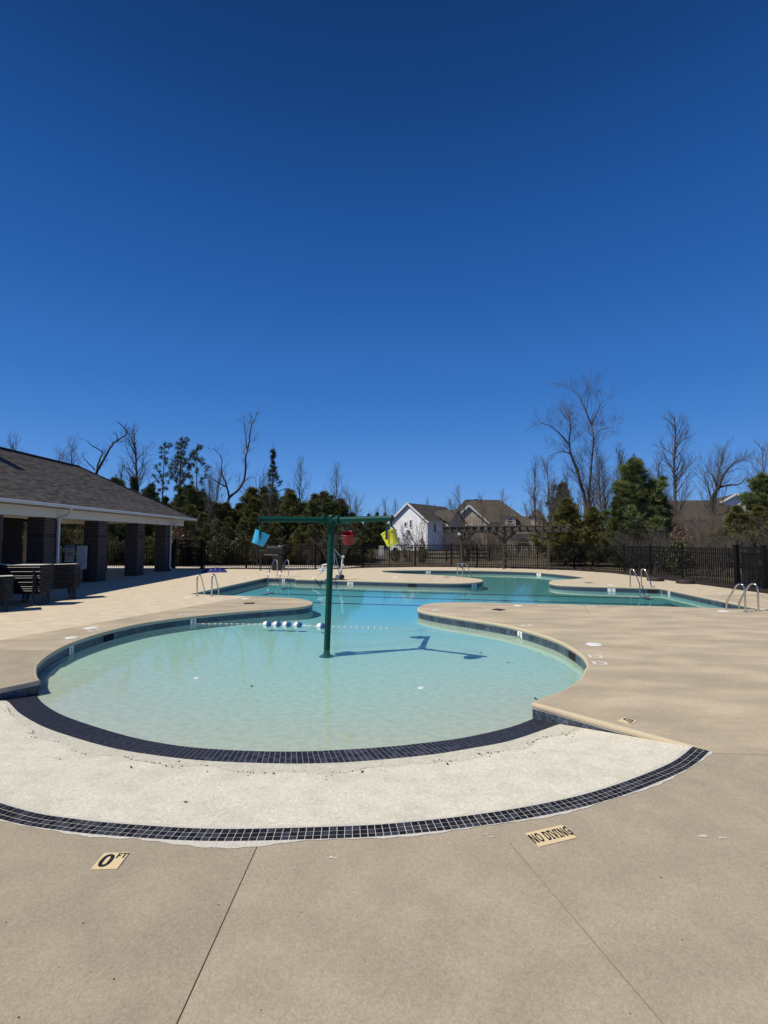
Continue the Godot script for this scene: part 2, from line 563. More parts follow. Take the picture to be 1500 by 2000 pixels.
func build_shapes() -> void:
	segs = [
		[LEFT_TIP, V2(-4.91, -7.03)],
		[V2(-4.91, -7.03), V2(-5.1, -7.24), V2(-5.38, -7.62), V2(-5.58, -7.95), V2(-5.86, -8.65), V2(-6.05, -9.5), V2(-6.06, -10.5), V2(-5.88, -11.4), V2(-5.66, -11.9), V2(-5.22, -12.5), V2(-4.46, -13.2), V2(-3.82, -13.68), V2(-3.15, -14.08), V2(-2.6, -14.38), V2(-2.33, -14.7), V2(-2.22, -15.05), V2(-2.24, -15.4), V2(-2.4, -15.85), V2(-2.78, -16.4), V2(-3.35, -16.76), V2(-4.3, -17.05), V2(-5.48, -17.37), V2(-7.08, -17.83)],
		[V2(-7.08, -17.83), V2(-6.12, -25.39)],
		[V2(-6.12, -25.39), V2(-4.6, -25.1)],
		[V2(-4.6, -25.1), V2(-4.45, -24.5)],
		[V2(-4.45, -24.5), V2(0.0, -23.08), V2(1.9, -22.52), V2(3.1, -22.28), V2(3.95, -22.4), V2(4.5, -22.85), V2(4.78, -23.5), V2(4.86, -24.05), V2(4.76, -24.6), V2(4.3, -25.55), V2(3.4, -26.75), V2(1.6, -28.1), V2(0.62, -28.85), V2(0.12, -29.5), V2(-0.15, -30.3), V2(0.2, -31.05), V2(1.6, -31.5), V2(3.9, -31.5), V2(6.6, -31.1), V2(9.0, -30.0), V2(9.8, -28.9), V2(10.45, -27.2), V2(10.6, -26.0), V2(10.43, -25.22)],
		[V2(10.43, -25.22), V2(9.6, -24.55), V2(8.4, -23.9), V2(7.9, -23.2), V2(7.62, -22.45), V2(7.56, -21.9), V2(7.8, -21.35), V2(8.72, -20.82), V2(10.3, -20.32), V2(11.35, -19.97)],
		[V2(11.35, -19.97), V2(11.14, -17.2), V2(11.03, -15.7), V2(10.89, -13.85)],
		[V2(10.89, -13.85), V2(10.4, -14.0), V2(9.3, -14.32), V2(7.46, -14.72), V2(5.52, -15.04), V2(3.85, -15.3), V2(2.7, -15.48), V2(2.0, -15.48), V2(1.4, -15.18), V2(1.1, -14.7), V2(0.97, -14.15), V2(1.0, -13.75), V2(1.29, -13.25), V2(1.78, -12.66), V2(2.36, -12.03), V2(2.86, -11.4), V2(3.22, -10.58), V2(3.42, -9.83), V2(3.46, -9.2), V2(3.42, -8.52), V2(3.26, -7.9), V2(3.1, -7.6), V2(2.9, -7.22), V2(2.6, -6.8), V2(2.28, -6.47), V2(2.0, -6.24), V2(1.81, -6.06)],
		[V2(1.81, -6.06), RIGHT_TIP],
	]
	for s in segs:
		var p := smooth(s, 0.155)
		for i in p.size() - (0 if s == segs[-1] else 1):
			edge.append(p[i])
	for i in edge.size():
		var t := (edge[mini(i + 1, edge.size() - 1)] - edge[maxi(i - 1, 0)]).normalized()
		edge_n.append(Vector2(-t.y, t.x))
	arc_out = smooth([LEFT_TIP, V2(-4.6, -4.55), V2(-3.6, -3.95), V2(-2.73, -3.57), V2(-2.17, -3.43), V2(-1.66, -3.36), V2(-1.25, -3.325), V2(-0.85, -3.325), V2(-0.17, -3.36), V2(0.17, -3.4), V2(0.54, -3.465), V2(0.91, -3.55), V2(1.315, -3.67), V2(1.68, -3.81), V2(2.11, -4.02), V2(2.67, -4.35), RIGHT_TIP], 0.0533)
	for i in arc_out.size():
		var t := (arc_out[mini(i + 1, arc_out.size() - 1)] - arc_out[maxi(i - 1, 0)]).normalized()
		arc_in.append(arc_out[i] + Vector2(t.y, -t.x) * 0.142)
	band_in = smooth([V2(-4.93, -7.02), V2(-4.843, -6.895), V2(-4.454, -6.521), V2(-3.929, -6.13), V2(-3.155, -5.69), V2(-2.549, -5.41), V2(-1.89, -5.225), V2(-1.009, -5.149), V2(-0.162, -5.23), V2(0.48, -5.375), V2(0.95, -5.53), V2(1.49, -5.81), V2(1.83, -6.07)], 0.0545)
	var bo := smooth([V2(-5.19, -6.62), V2(-5.036, -6.60), V2(-4.544, -6.16), V2(-3.982, -5.75), V2(-3.485, -5.467), V2(-2.861, -5.165), V2(-2.354, -4.996), V2(-1.749, -4.86), V2(-1.0, -4.80), V2(-0.545, -4.81), V2(-0.12, -4.865), V2(0.462, -4.99), V2(0.899, -5.14), V2(1.376, -5.34), V2(2.0, -5.76), V2(2.06, -5.80)], 0.05)
	var total := 0.0
	for i in bo.size() - 1:
		total += bo[i].distance_to(bo[i + 1])
	band_out = evenly(bo, total / (band_in.size() - 1))

func shore_depth(p: Vector2) -> float:
	# signed distance from the waterline, positive into the pool
	var best := 1e9
	var at := 0
	for i in range(0, band_in.size(), 3):
		var d := p.distance_squared_to(band_in[i])
		if d < best:
			best = d
			at = i
	var t := (band_in[mini(at + 1, band_in.size() - 1)] - band_in[maxi(at - 1, 0)]).normalized()
	var side := (p - band_in[at]).dot(Vector2(t.y, -t.x))
	return sqrt(best) * (1.0 if side > 0.0 else -1.0)

# ------------------------------------------------------------------ ground and deck
var deck_outer := PackedVector2Array()

func build_ground() -> void:
	deck_outer = PackedVector2Array([V2(-27, 8), V2(-27, -33.4), V2(-14.4, -33.0), V2(-12.4, -32.5), V2(-9.4, -32.6), V2(-6.7, -32.0), V2(-4.6, -32.0), V2(-3.0, -32.6), V2(-1.0, -34.0), V2(2.3, -34.9), V2(4.8, -34.8), V2(8.3, -33.8), V2(12.0, -31.2), V2(13.5, -28.6), V2(13.8, -24), V2(14.0, -20), V2(14.2, -14), V2(14.4, 8)])
	var g := struct("ground")
	var big := PackedVector2Array([V2(-420, 120), V2(0, 120), V2(0, -420), V2(-420, -420)])
	var bigr := PackedVector2Array([V2(0, 120), V2(420, 120), V2(420, -420), V2(0, -420)])
	for h in [big, bigr]:
		for p in Geometry2D.clip_polygons(h, deck_outer):
			if absf(area(p)) > 0.01:
				var b := MB.new()
				b.poly(p, -0.03)
				part("grass_field", b, mats["dormant grass"], g)
	# mulch bed along the foot of the fence
	var mb := MB.new()
	var inner := PackedVector2Array([V2(-12.4, -32.45), V2(-9.4, -32.55), V2(-6.7, -31.95), V2(-4.6, -31.95), V2(-3.0, -32.55), V2(-1.0, -33.95), V2(2.3, -34.85), V2(4.8, -34.75), V2(8.3, -33.75), V2(12.0, -31.15), V2(13.5, -28.55), V2(13.8, -24), V2(14.0, -20), V2(14.2, -14), V2(14.4, 4)])
	var outer := PackedVector2Array([V2(-12.4, -33.0), V2(-9.6, -33.5), V2(-6.7, -33.0), V2(-4.6, -33.0), V2(-2.6, -33.6), V2(-1.2, -34.9), V2(2.3, -36.2), V2(5.2, -36.1), V2(8.8, -35.0), V2(13.0, -32.3), V2(15.0, -29.3), V2(15.4, -24), V2(15.6, -20), V2(15.8, -14), V2(16.2, 4)])
	var bi := evenly(inner, 0.35)
	var bo := evenly(outer, outer_len(outer) / (bi.size() - 1))
	for i in bi.size() - 1:
		for k in 3:
			var h0 := [0.0, 0.05, 0.06, 0.0]
			var a := flat(bi[i].lerp(bo[i], k / 3.0), h0[k] + 0.012 * sin(i * 1.9 + k))
			var b := flat(bi[i + 1].lerp(bo[i + 1], k / 3.0), h0[k] + 0.012 * sin(i * 1.9 + 1.9 + k))
			var d := flat(bi[i + 1].lerp(bo[i + 1], (k + 1) / 3.0), h0[k + 1] + 0.012 * sin(i * 1.9 + 2.9 + k))
			var e := flat(bi[i].lerp(bo[i], (k + 1) / 3.0), h0[k + 1] + 0.012 * sin(i * 1.9 + 1.0 + k))
			mb.quad(a, b, d, e)
	tag(part("mulch_bed", mb, mats["mulch"], self), "", "", "", "structure")
	# pale walk just outside the back fence on the left
	var wb := MB.new()
	wb.poly(PackedVector2Array([V2(-30, -33.9), V2(-12.5, -33.4), V2(-6.5, -33.45), V2(-3.0, -33.9), V2(-1.6, -35.1), V2(-2.4, -37.2), V2(-30, -37.0)]), -0.022)
	tag(part("pale_walk", wb, mats["pale concrete"], self), "", "", "", "structure")

func outer_len(p: PackedVector2Array) -> float:
	var t := 0.0
	for i in p.size() - 1:
		t += p[i].distance_to(p[i + 1])
	return t

func area(p: PackedVector2Array) -> float:
	var s := 0.0
	for i in p.size():
		s += p[i].cross(p[(i + 1) % p.size()])
	return s * 0.5

func build_deck() -> void:
	var hole := PackedVector2Array()
	for i in edge.size():
		if i > 0 and i < edge.size() - 1:
			hole.append(edge[i] - edge_n[i] * 0.03)
		else:
			hole.append(edge[i])
	for i in range(arc_out.size() - 2, 0, -1):
		hole.append(arc_out[i])
	# the deck is cast in slabs: first two halves, then saw-cut joints
	var left := PackedVector2Array([V2(-40, 20), V2(-1.145, 9), V2(-0.829, -3.315), V2(0.3, -20), V2(1.2, -24), V2(0.9, -30), V2(0.6, -45), V2(-40, -45)])
	var right := PackedVector2Array([V2(40, 20), V2(40, -45), V2(0.607, -45), V2(0.907, -30), V2(1.207, -24), V2(0.307, -20), V2(-0.822, -3.315), V2(-1.138, 9), V2(-1.1, 20)])
	var slabs := []
	for half in [left, right]:
		for p in Geometry2D.intersect_polygons(deck_outer, half):
			for q in Geometry2D.clip_polygons(p, hole):
				slabs.append(q)
	var cuts := [[V2(0.83, -3.3), V2(1.155, -2.114), V2(3.9, 9)], [V2(-2.56, -3.3), V2(-2.75, -2.3), V2(-5.0, 9)], [V2(-8.4, -7.6), V2(-6.8, -11.816), V2(-5.52, -15.041), V2(-4.6, -17.4)],
		[V2(6.2, -15.2), V2(5.451, -13.01), V2(4.984, -9.098)], [V2(3.3, -9.6), V2(5.787, -8.539), V2(15, -5.4)], [V2(2.95, -4.66), V2(3.56, -4.605), V2(15, -3.2)], [V2(3.2, -4.4), V2(6.4, 9)],
		[V2(-7.0, -20.5), V2(-13, -21.4), V2(-28, -23)], [V2(-6.4, -23.6), V2(-28, -28.5)], [V2(2.0, -22.8), V2(2.9, -27.6)], [V2(11.1, -17.4), V2(16, -18.1)], [V2(9.2, -20.4), V2(10.6, -25.9)], [V2(-5.9, -8.8), V2(-28, -9.6)], [V2(-5.0, -25.0), V2(-4.6, -34)], [V2(6.0, -31.0), V2(6.5, -36)], [V2(-8.4, -7.6), V2(-9.6, 9)]]
	for cut in cuts:
		var strip := PackedVector2Array()
		var back := PackedVector2Array()
		var wide := 0.0045
		for i in cut.size():
			var t: Vector2 = (cut[mini(i + 1, cut.size() - 1)] - cut[maxi(i - 1, 0)]).normalized()
			strip.append(cut[i] + Vector2(-t.y, t.x) * wide)
			back.append(cut[i] - Vector2(-t.y, t.x) * wide)
		back.reverse()
		strip.append_array(back)
		var next := []
		for s in slabs:
			var res := Geometry2D.clip_polygons(s, strip)
			var ok := true
			for r in res:
				if Geometry2D.is_polygon_clockwise(r) != Geometry2D.is_polygon_clockwise(s):
					ok = false
			if ok:
				next.append_array(res)
			else:
				next.append(s)
		slabs = next
	var deck := struct("pool_deck")
	for s in slabs:
		if absf(area(s)) < 0.002:
			continue
		var b := MB.new()
		b.poly(s, 0.0)
		var cw := Geometry2D.is_polygon_clockwise(s)
		for i in s.size():
			var p: Vector2 = s[i]
			var q: Vector2 = s[(i + 1) % s.size()]
			if cw:
				b.quad(flat(p, -0.02), flat(p, 0.0), flat(q, 0.0), flat(q, -0.02))
			else:
				b.quad(flat(p, 0.0), flat(p, -0.02), flat(q, -0.02), flat(q, 0.0))
		var mid := Vector2.ZERO
		for q in s:
			mid += q / s.size()
		var tone := "tan concrete"
		if mid.y > -4.5:
			tone = "grey tan concrete"
		elif mid.y < -18.0:
			tone = "pale tan concrete"
		part("deck_slab", b, mats[tone + " %d" % rng.randi_range(0, 2)], deck)
	# dark bed seen in the joints
	var bed := MB.new()
	for half in [left, right]:
		for p in Geometry2D.intersect_polygons(deck_outer, half):
			for q in Geometry2D.clip_polygons(p, hole):
				bed.poly(q, -0.016)
	part("joint_filler", bed, mats["void"], deck)

# ------------------------------------------------------------------ pool shell
func build_pool() -> void:
	var wall := struct("pool_wall")
	var nose := MB.new()
	var prof := [[-0.03, 0.0], [-0.012, -0.004], [0.0, -0.016], [0.004, -0.035], [0.0, -0.056], [-0.012, -0.064], [-0.03, -0.066]]
	var white := MB.new()
	var shell := MB.new()
	for i in edge.size() - 1:
		var p := edge[i]
		var q := edge[i + 1]
		var pn := edge_n[i]
		var qn := edge_n[i + 1]
		var corner := p.distance_to(q) < 0.01
		if corner:
			continue
		for k in prof.size() - 1:
			var a: Array = prof[k]
			var b: Array = prof[k + 1]
			var d := Vector2(b[0] - a[0], b[1] - a[1]).normalized()
			var na := flat(pn * -d.y, d.x).normalized()
			var nb := flat(qn * -d.y, d.x).normalized()
			nose.tri_n(flat(p + pn * a[0], a[1]), flat(p + pn * b[0], b[1]), flat(q + qn * b[0], b[1]), na, na, nb)
			nose.tri_n(flat(p + pn * a[0], a[1]), flat(q + qn * b[0], b[1]), flat(q + qn * a[0], a[1]), na, nb, nb)
		# white mortar line under the coping, then the plastered wall
		white.quad(flat(p - pn * 0.012, -0.065), flat(p - pn * 0.012, -0.078), flat(q - qn * 0.012, -0.078), flat(q - qn * 0.012, -0.065))
		white.quad(flat(p - pn * 0.022, -0.078), flat(p - pn * 0.022, -0.235), flat(q - qn * 0.022, -0.235), flat(q - qn * 0.022, -0.078))
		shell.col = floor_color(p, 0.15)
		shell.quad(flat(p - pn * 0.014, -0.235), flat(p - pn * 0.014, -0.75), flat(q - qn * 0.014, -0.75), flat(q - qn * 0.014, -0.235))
	part("coping_edge", nose, mats["coping concrete"], wall)
	part("mortar_line", white, mats["white grout"], wall)
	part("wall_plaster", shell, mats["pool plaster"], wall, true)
	# waterline tiles, one per step of the edge
	var order := []
	for i in edge.size() - 1:
		if edge[i].distance_to(edge[i + 1]) > 0.05:
			order.append(i)
	order.sort_custom(func(a, b): return edge[a].length_squared() < edge[b].length_squared())
	var rest := MB.new()
	for k in order.size():
		var i: int = order[k]
		var b := MB.new() if k < 300 else rest
		var p := edge[i].lerp(edge[i + 1], 0.012)
		var q := edge[i].lerp(edge[i + 1], 0.988)
		var nn := edge_n[i].lerp(edge_n[i + 1], 0.5).normalized()
		var t := (q - p).normalized()
		nn = Vector2(-t.y, t.x)
		var f0 := flat(p - nn * 0.014, -0.080)
		var f1 := flat(q - nn * 0.014, -0.080)
		var g1 := flat(q - nn * 0.014, -0.228)
		var g0 := flat(p - nn * 0.014, -0.228)
		var back := flat(nn, 0) * -0.02
		b.quad(f0, g0, g1, f1)
		b.quad(f0 + back, f0, f1, f1 + back)
		b.quad(f1, g1, g1 + back, f1 + back)
		b.quad(g0, f0, f0 + back, g0 + back)
		if k < 300:
			part("tile", b, mats["slate tile %d" % rng.randi_range(0, 2)], wall)
	tag(part("tile", rest, mats["slate tile 0"], wall), "", "", "", "stuff")
	# floor: gently shelving plaster
	var fl := struct("pool_floor")
	var fb := MB.new()
	var step := 0.3
	var nx := 64
	var nz := 96
	var pos := []
	var cols := []
	for iz in nz + 1:
		for ix in nx + 1:
			var p := Vector2(-7.6 + ix * step, -4.6 - iz * step)
			var s := shore_depth(p)
			pos.append(flat(p, floor_height(s)))
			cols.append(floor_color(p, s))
	for iz in nz:
		for ix in nx:
			var a: int = iz * (nx + 1) + ix
			var b := a + 1
			var d := a + nx + 2
			var e := a + nx + 1
			for q in [[a, b, d], [a, d, e]]:
				for r in [q[0], q[2], q[1]]:
					fb.v.append(pos[r])
					fb.n.append(UPV)
					fb.c.append(cols[r])
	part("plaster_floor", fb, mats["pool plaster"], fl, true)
	# three lap lines with cross ends
	for ln in [[V2(-4.67, -23.6), V2(0.0, -22.2), V2(10.5, -19.75)], [V2(-4.95, -21.4), V2(0.0, -20.1), V2(10.3, -17.75)], [V2(-5.0, -18.9), V2(0, -17.85), V2(10.3, -15.7)]]:
		var lb := MB.new()
		var y := -0.39
		for i in 2:
			var t: Vector2 = (ln[i + 1] - ln[i]).normalized()
			var o := Vector2(-t.y, t.x) * 0.11
			lb.quad(flat(ln[i] + o, y), flat(ln[i + 1] + o, y), flat(ln[i + 1] - o, y), flat(ln[i] - o, y))
		for e in [[ln[0], ln[1]], [ln[2], ln[1]]]:
			var t2: Vector2 = (e[1] - e[0]).normalized()
			var o2 := Vector2(-t2.y, t2.x)
			lb.cbox(flat(e[0] - t2 * 0.13, y - 0.003), Vector3(0.24, 0.008, 0.9), 0.002, Basis(flat(t2, 0), UPV, flat(o2, 0) * -1.0).orthonormalized())
		part("lane_line", lb, mats["dark line"], fl)
	# round white return covers in the wading floor
	for p in [V2(-3.08, -8.11), V2(0.57, -7.57)]:
		var db := MB.new()
		var y2 := floor_height(shore_depth(p))
		db.lathe(PackedVector2Array([V2(0.0, 0.012), V2(0.045, 0.010), V2(0.055, 0.0)]).duplicate(), flat(p, y2), Basis.from_scale(Vector3(1, 1, 1)), 20)
		part("return_cover", flip(db), mats["white plastic"], fl)
	# water sheet
	var outline := PackedVector2Array()
	for i in range(1, edge.size() - 1):
		if edge[i].y < -6.05:
			outline.append(edge[i] - edge_n[i] * 0.012)
	for i in range(band_in.size() - 2, 1, -1):
		outline.append(band_in[i])
	var wb := MB.new()
	wb.poly(outline, WATER)
	tag(part("water", wb, mats["pool water"], self), "", "", "", "structure")
	# depth markers and skimmer mouths in the waterline band
	for m in [[V2(-4.94, -12.72), "2", 0.155], [V2(-5.98, -9.5), "1", 0.155], [V2(3.03, -10.98), "2", 0.155], [V2(-1.63, -23.6), "3.6", 0.3], [V2(4.15, -22.5), "4.6", 0.3], [V2(9.6, -20.55), "5", 0.3], [V2(11.3, -19.3), "5", 0.155], [V2(-5.2, -25.25), "3", 0.155], [V2(2.85, -31.52), "4", 0.3], [V2(9.4, -29.55), "5", 0.3]]:
		var i := nearest_edge(m[0])
		var o := Node3D.new()
		o.name = "depth_marker"
		wall.add_child(o, true)
		var nn := edge_n[i]
		var z := flat(nn, 0)
		o.transform = Transform3D(Basis(UPV.cross(z), UPV, z), flat(edge[i] - nn * 0.008, -0.152))
		var tb := MB.new()
		tb.cbox(Vector3(0, 0, 0), Vector3(m[2], 0.146, 0.01), 0.002)
		part("marker_tile", tb, mats["white plastic"], o)
		letters(m[1], 0.10, mats["ink"], o, Transform3D(Basis(), Vector3(0, 0, 0.006)), 0.8)
	for m in [[V2(3.45, -9.05), 0.3], [V2(-6.03, -10.75), 0.3], [V2(1.34, -22.7), 0.4], [V2(11.0, -20.1), 0.4]]:
		var i := nearest_edge(m[0])
		var nn := edge_n[i]
		var z := flat(nn, 0)
		var sb := MB.new()
		sb.cbox(flat(edge[i] - nn * 0.008, -0.152), Vector3(m[1], 0.14, 0.014), 0.002, Basis(UPV.cross(z), UPV, z))
		part("skimmer_mouth", sb, mats["void"], wall)

func flip(b: MB) -> MB:
	# turns a surface the other way round
	for i in range(0, b.v.size(), 3):
		var t := b.v[i + 1]
		b.v[i + 1] = b.v[i + 2]
		b.v[i + 2] = t
		for k in 3:
			b.n[i + k] = -b.n[i + k]
		var u := b.n[i + 1]
		b.n[i + 1] = b.n[i + 2]
		b.n[i + 2] = u
	return b

func nearest_edge(p: Vector2) -> int:
	var best := 1e9
	var at := 0
	for i in edge.size():
		if edge[i].distance_to(p) < best:
			best = edge[i].distance_to(p)
			at = i
	return clampi(at, 1, edge.size() - 2)

func floor_height(s: float) -> float:
	if s < 0.0:
		return -0.207 + 0.02 * s
	return -0.207 - 0.2 * (1.0 - exp(-s / 4.2))

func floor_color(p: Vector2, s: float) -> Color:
	# pale sand plaster at entry; absorption by deeper water painted in as aqua, teal
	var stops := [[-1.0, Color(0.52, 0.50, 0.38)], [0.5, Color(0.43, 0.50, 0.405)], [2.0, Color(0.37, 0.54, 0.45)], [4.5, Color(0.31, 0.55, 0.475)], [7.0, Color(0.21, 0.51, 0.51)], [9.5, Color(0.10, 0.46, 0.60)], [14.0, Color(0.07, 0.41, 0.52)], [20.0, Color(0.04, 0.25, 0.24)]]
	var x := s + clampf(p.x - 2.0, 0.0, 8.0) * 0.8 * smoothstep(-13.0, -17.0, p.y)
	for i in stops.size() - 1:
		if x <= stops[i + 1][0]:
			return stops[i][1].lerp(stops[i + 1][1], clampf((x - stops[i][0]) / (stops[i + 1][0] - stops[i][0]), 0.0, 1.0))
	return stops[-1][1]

# ------------------------------------------------------------------ zero-depth entry
func build_beach() -> void:
	var b := MB.new()
	var n := 120
	var a_in := evenly(arc_in, outer_len(arc_in) / n)
	var b_out := evenly(band_out, outer_len(band_out) / n)
	var rows := 10
	for i in n:
		for k in rows:
			var f0 := float(k) / rows
			var f1 := float(k + 1) / rows
			var y0 := lerpf(-0.006, -0.164, f0)
			var y1 := lerpf(-0.006, -0.164, f1)
			b.quad(flat(a_in[i].lerp(b_out[i], f0), y0), flat(a_in[i + 1].lerp(b_out[i + 1], f0), y0), flat(a_in[i + 1].lerp(b_out[i + 1], f1), y1), flat(a_in[i].lerp(b_out[i], f1), y1))
	tag(part("beach_entry_floor", b, mats["white pebble plaster"], self), "", "", "", "structure")
	# grey water stain with a ragged upper edge, left where the water stands higher
	var sb := MB.new()
	var rr := RandomNumberGenerator.new()
	rr.seed = 77
	var wob := FastNoiseLite.new()
	wob.seed = 5
	wob.frequency = 0.09
	wob.fractal_octaves = 4
	for i in n:
		var w0 := 0.15 + 0.13 * wob.get_noise_1d(i)
		var w1 := 0.15 + 0.13 * wob.get_noise_1d(i + 1)
		w0 *= smoothstep(2.0, 24.0, i) * 0.85 + 0.2
		w1 *= smoothstep(2.0, 24.0, i + 1) * 0.85 + 0.2
		for k in 3:
			var f0 := 1.0 - w0 * k / 3.0
			var f1 := 1.0 - w0 * (k + 1) / 3.0
			var g0 := 1.0 - w1 * k / 3.0
			var g1 := 1.0 - w1 * (k + 1) / 3.0
			sb.quad(flat(a_in[i].lerp(b_out[i], f1), lerpf(-0.006, -0.164, f1) + 0.0012), flat(a_in[i + 1].lerp(b_out[i + 1], g1), lerpf(-0.006, -0.164, g1) + 0.0012), flat(a_in[i + 1].lerp(b_out[i + 1], g0), lerpf(-0.006, -0.164, g0) + 0.0012), flat(a_in[i].lerp(b_out[i], f0), lerpf(-0.006, -0.164, f0) + 0.0012))
	var stained := mat("stained plaster", Color(0.77, 0.76, 0.70), 0.9)
	textured(stained, mats["white pebble plaster"].albedo_texture, Vector3(0.45, 0.45, 0.45), mats["white pebble plaster"].detail_albedo, Vector3(0.5, 0.5, 0.5))
	tag(part("waterline_stain", sb, stained, self), "", "", "", "structure")
	# line of fine dark debris along the top of the stain
	var cr := MB.new()
	for i in 380:
		var u := pow(rr.randf(), 0.8) * (n - 1)
		var j := int(u)
		var w := (0.15 + 0.13 * wob.get_noise_1d(u)) * (smoothstep(2.0, 24.0, u) * 0.85 + 0.2) * (1.0 + rr.randfn(0.0, 0.07) * (3.0 if rr.randf() < 0.3 else 1.0))
		if wob.get_noise_1d(u * 2.7 + 300.0) < 0.06 and rr.randf() < 0.8:
			continue
		var f := 1.0 - w
		var c := flat(a_in[j].lerp(a_in[j + 1], u - j).lerp(b_out[j].lerp(b_out[j + 1], u - j), f), lerpf(-0.006, -0.164, f) + 0.006)
		var sz := rr.randf_range(0.003, 0.008)
		cr.box(c, Vector3(sz * rr.randf_range(0.8, 2.6), sz * 0.6, sz), Basis(UPV, rr.randf() * TAU))
	tag(part("debris_line", cr, mat("debris", Color(0.09, 0.075, 0.055), 0.95), self), "", "", "", "stuff")
	tile_band("upper_tile_band", arc_out, arc_in, 3, -0.001, -0.003, "navy tile", mats["white grout"], 0.0052, 0.0045)
	tile_band("waterline_tile_band", band_out, band_in, 7, -0.163, -0.2, "blue black tile", mats["grey grout"], 0.006, 0.0018)
	# skim of white plaster either side of the upper band
	var sk := MB.new()
	for i in arc_out.size() - 1:
		var w0 := 0.020 + 0.006 * sin(i * 0.7) + 0.004 * sin(i * 2.3)
		var w1 := 0.020 + 0.006 * sin((i + 1) * 0.7) + 0.004 * sin((i + 1) * 2.3)
		var t0 := (arc_in[i] - arc_out[i]).normalized()
		var t1 := (arc_in[i + 1] - arc_out[i + 1]).normalized()
		sk.quad(flat(arc_in[i], 0.0), flat(arc_in[i + 1], 0.0), flat(arc_in[i + 1] + t1 * w1 * 1.6, -0.003), flat(arc_in[i] + t0 * w0 * 1.6, -0.003))
		var o0 := maxf(0.004, 0.016 + 0.012 * sin(i * 0.31) + 0.006 * sin(i * 1.7) + (0.05 if i > 92 and i < 112 else 0.0) * sin((i - 92) / 20.0 * PI))
		var o1 := maxf(0.004, 0.016 + 0.012 * sin((i + 1) * 0.31) + 0.006 * sin((i + 1) * 1.7) + (0.05 if i + 1 > 92 and i + 1 < 112 else 0.0) * sin((i - 91) / 20.0 * PI))
		sk.quad(flat(arc_out[i] - t0 * o0, 0.003), flat(arc_out[i + 1] - t1 * o1, 0.003), flat(arc_out[i + 1], 0.004), flat(arc_out[i], 0.004))
	tag(part("plaster_skim_edge", sk, mats["white grout"], self), "", "", "", "structure")

func tile_band(called: String, po: PackedVector2Array, pi: PackedVector2Array, rows: int, yo: float, yi: float, tile_m: String, grout: Material, gap_u: float, gap_v: float) -> void:
	var root := struct(called)
	var g := MB.new()
	var cells := []
	for i in po.size() - 1:
		g.quad(flat(po[i], yo), flat(po[i + 1], yo), flat(pi[i + 1], yi), flat(pi[i], yi))
		for r in rows:
			cells.append([i, r, po[i].lerp(pi[i], (r + 0.5) / rows).length_squared()])
	part("grout_bed", g, grout, root)
	cells.sort_custom(func(a, b): return a[2] < b[2])
	var rest := MB.new()
	var lift := 0.0015
	for k in cells.size():
		var i: int = cells[k][0]
		var r: int = cells[k][1]
		var b := MB.new() if k < 300 else rest
		var w: float = po[i].distance_to(pi[i]) / rows
		var u0 := gap_u * 0.5 / po[i].distance_to(po[i + 1])
		var f0 := (r + gap_v * 0.5 / w) / rows
		var f1 := (r + 1 - gap_v * 0.5 / w) / rows
		var tilt := rng.randf_range(-0.0006, 0.0006)
		var sh := rng.randf_range(-0.0007, 0.0007)
		var A := corner(po, pi, i, u0 + sh * 8.0, f0, yo, yi, lift + tilt)
		var B := corner(po, pi, i, 1.0 - u0 + sh * 8.0, f0, yo, yi, lift - tilt)
		var C := corner(po, pi, i, 1.0 - u0 + sh * 8.0, f1, yo, yi, lift - tilt)
		var D := corner(po, pi, i, u0 + sh * 8.0, f1, yo, yi, lift + tilt)
		var dn := Vector3(0, -lift - 0.002, 0)
		b.quad(A, B, C, D)
		b.quad(A + dn, B + dn, B, A)
		b.quad(C + dn, D + dn, D, C)
		b.quad(B + dn, C + dn, C, B)
		b.quad(D + dn, A + dn, A, D)
		if k < 300:
			part("tile", b, mats[tile_m + " %d" % rng.randi_range(0, 2)], root)
	tag(part("tile", rest, mats[tile_m + " 0"], root), "", "", "", "stuff")

func corner(po: PackedVector2Array, pi: PackedVector2Array, i: int, u: float, f: float, yo: float, yi: float, up: float) -> Vector3:
	var p := po[i].lerp(po[i + 1], u).lerp(pi[i].lerp(pi[i + 1], u), f)
	return flat(p, lerpf(yo, yi, f) + up)

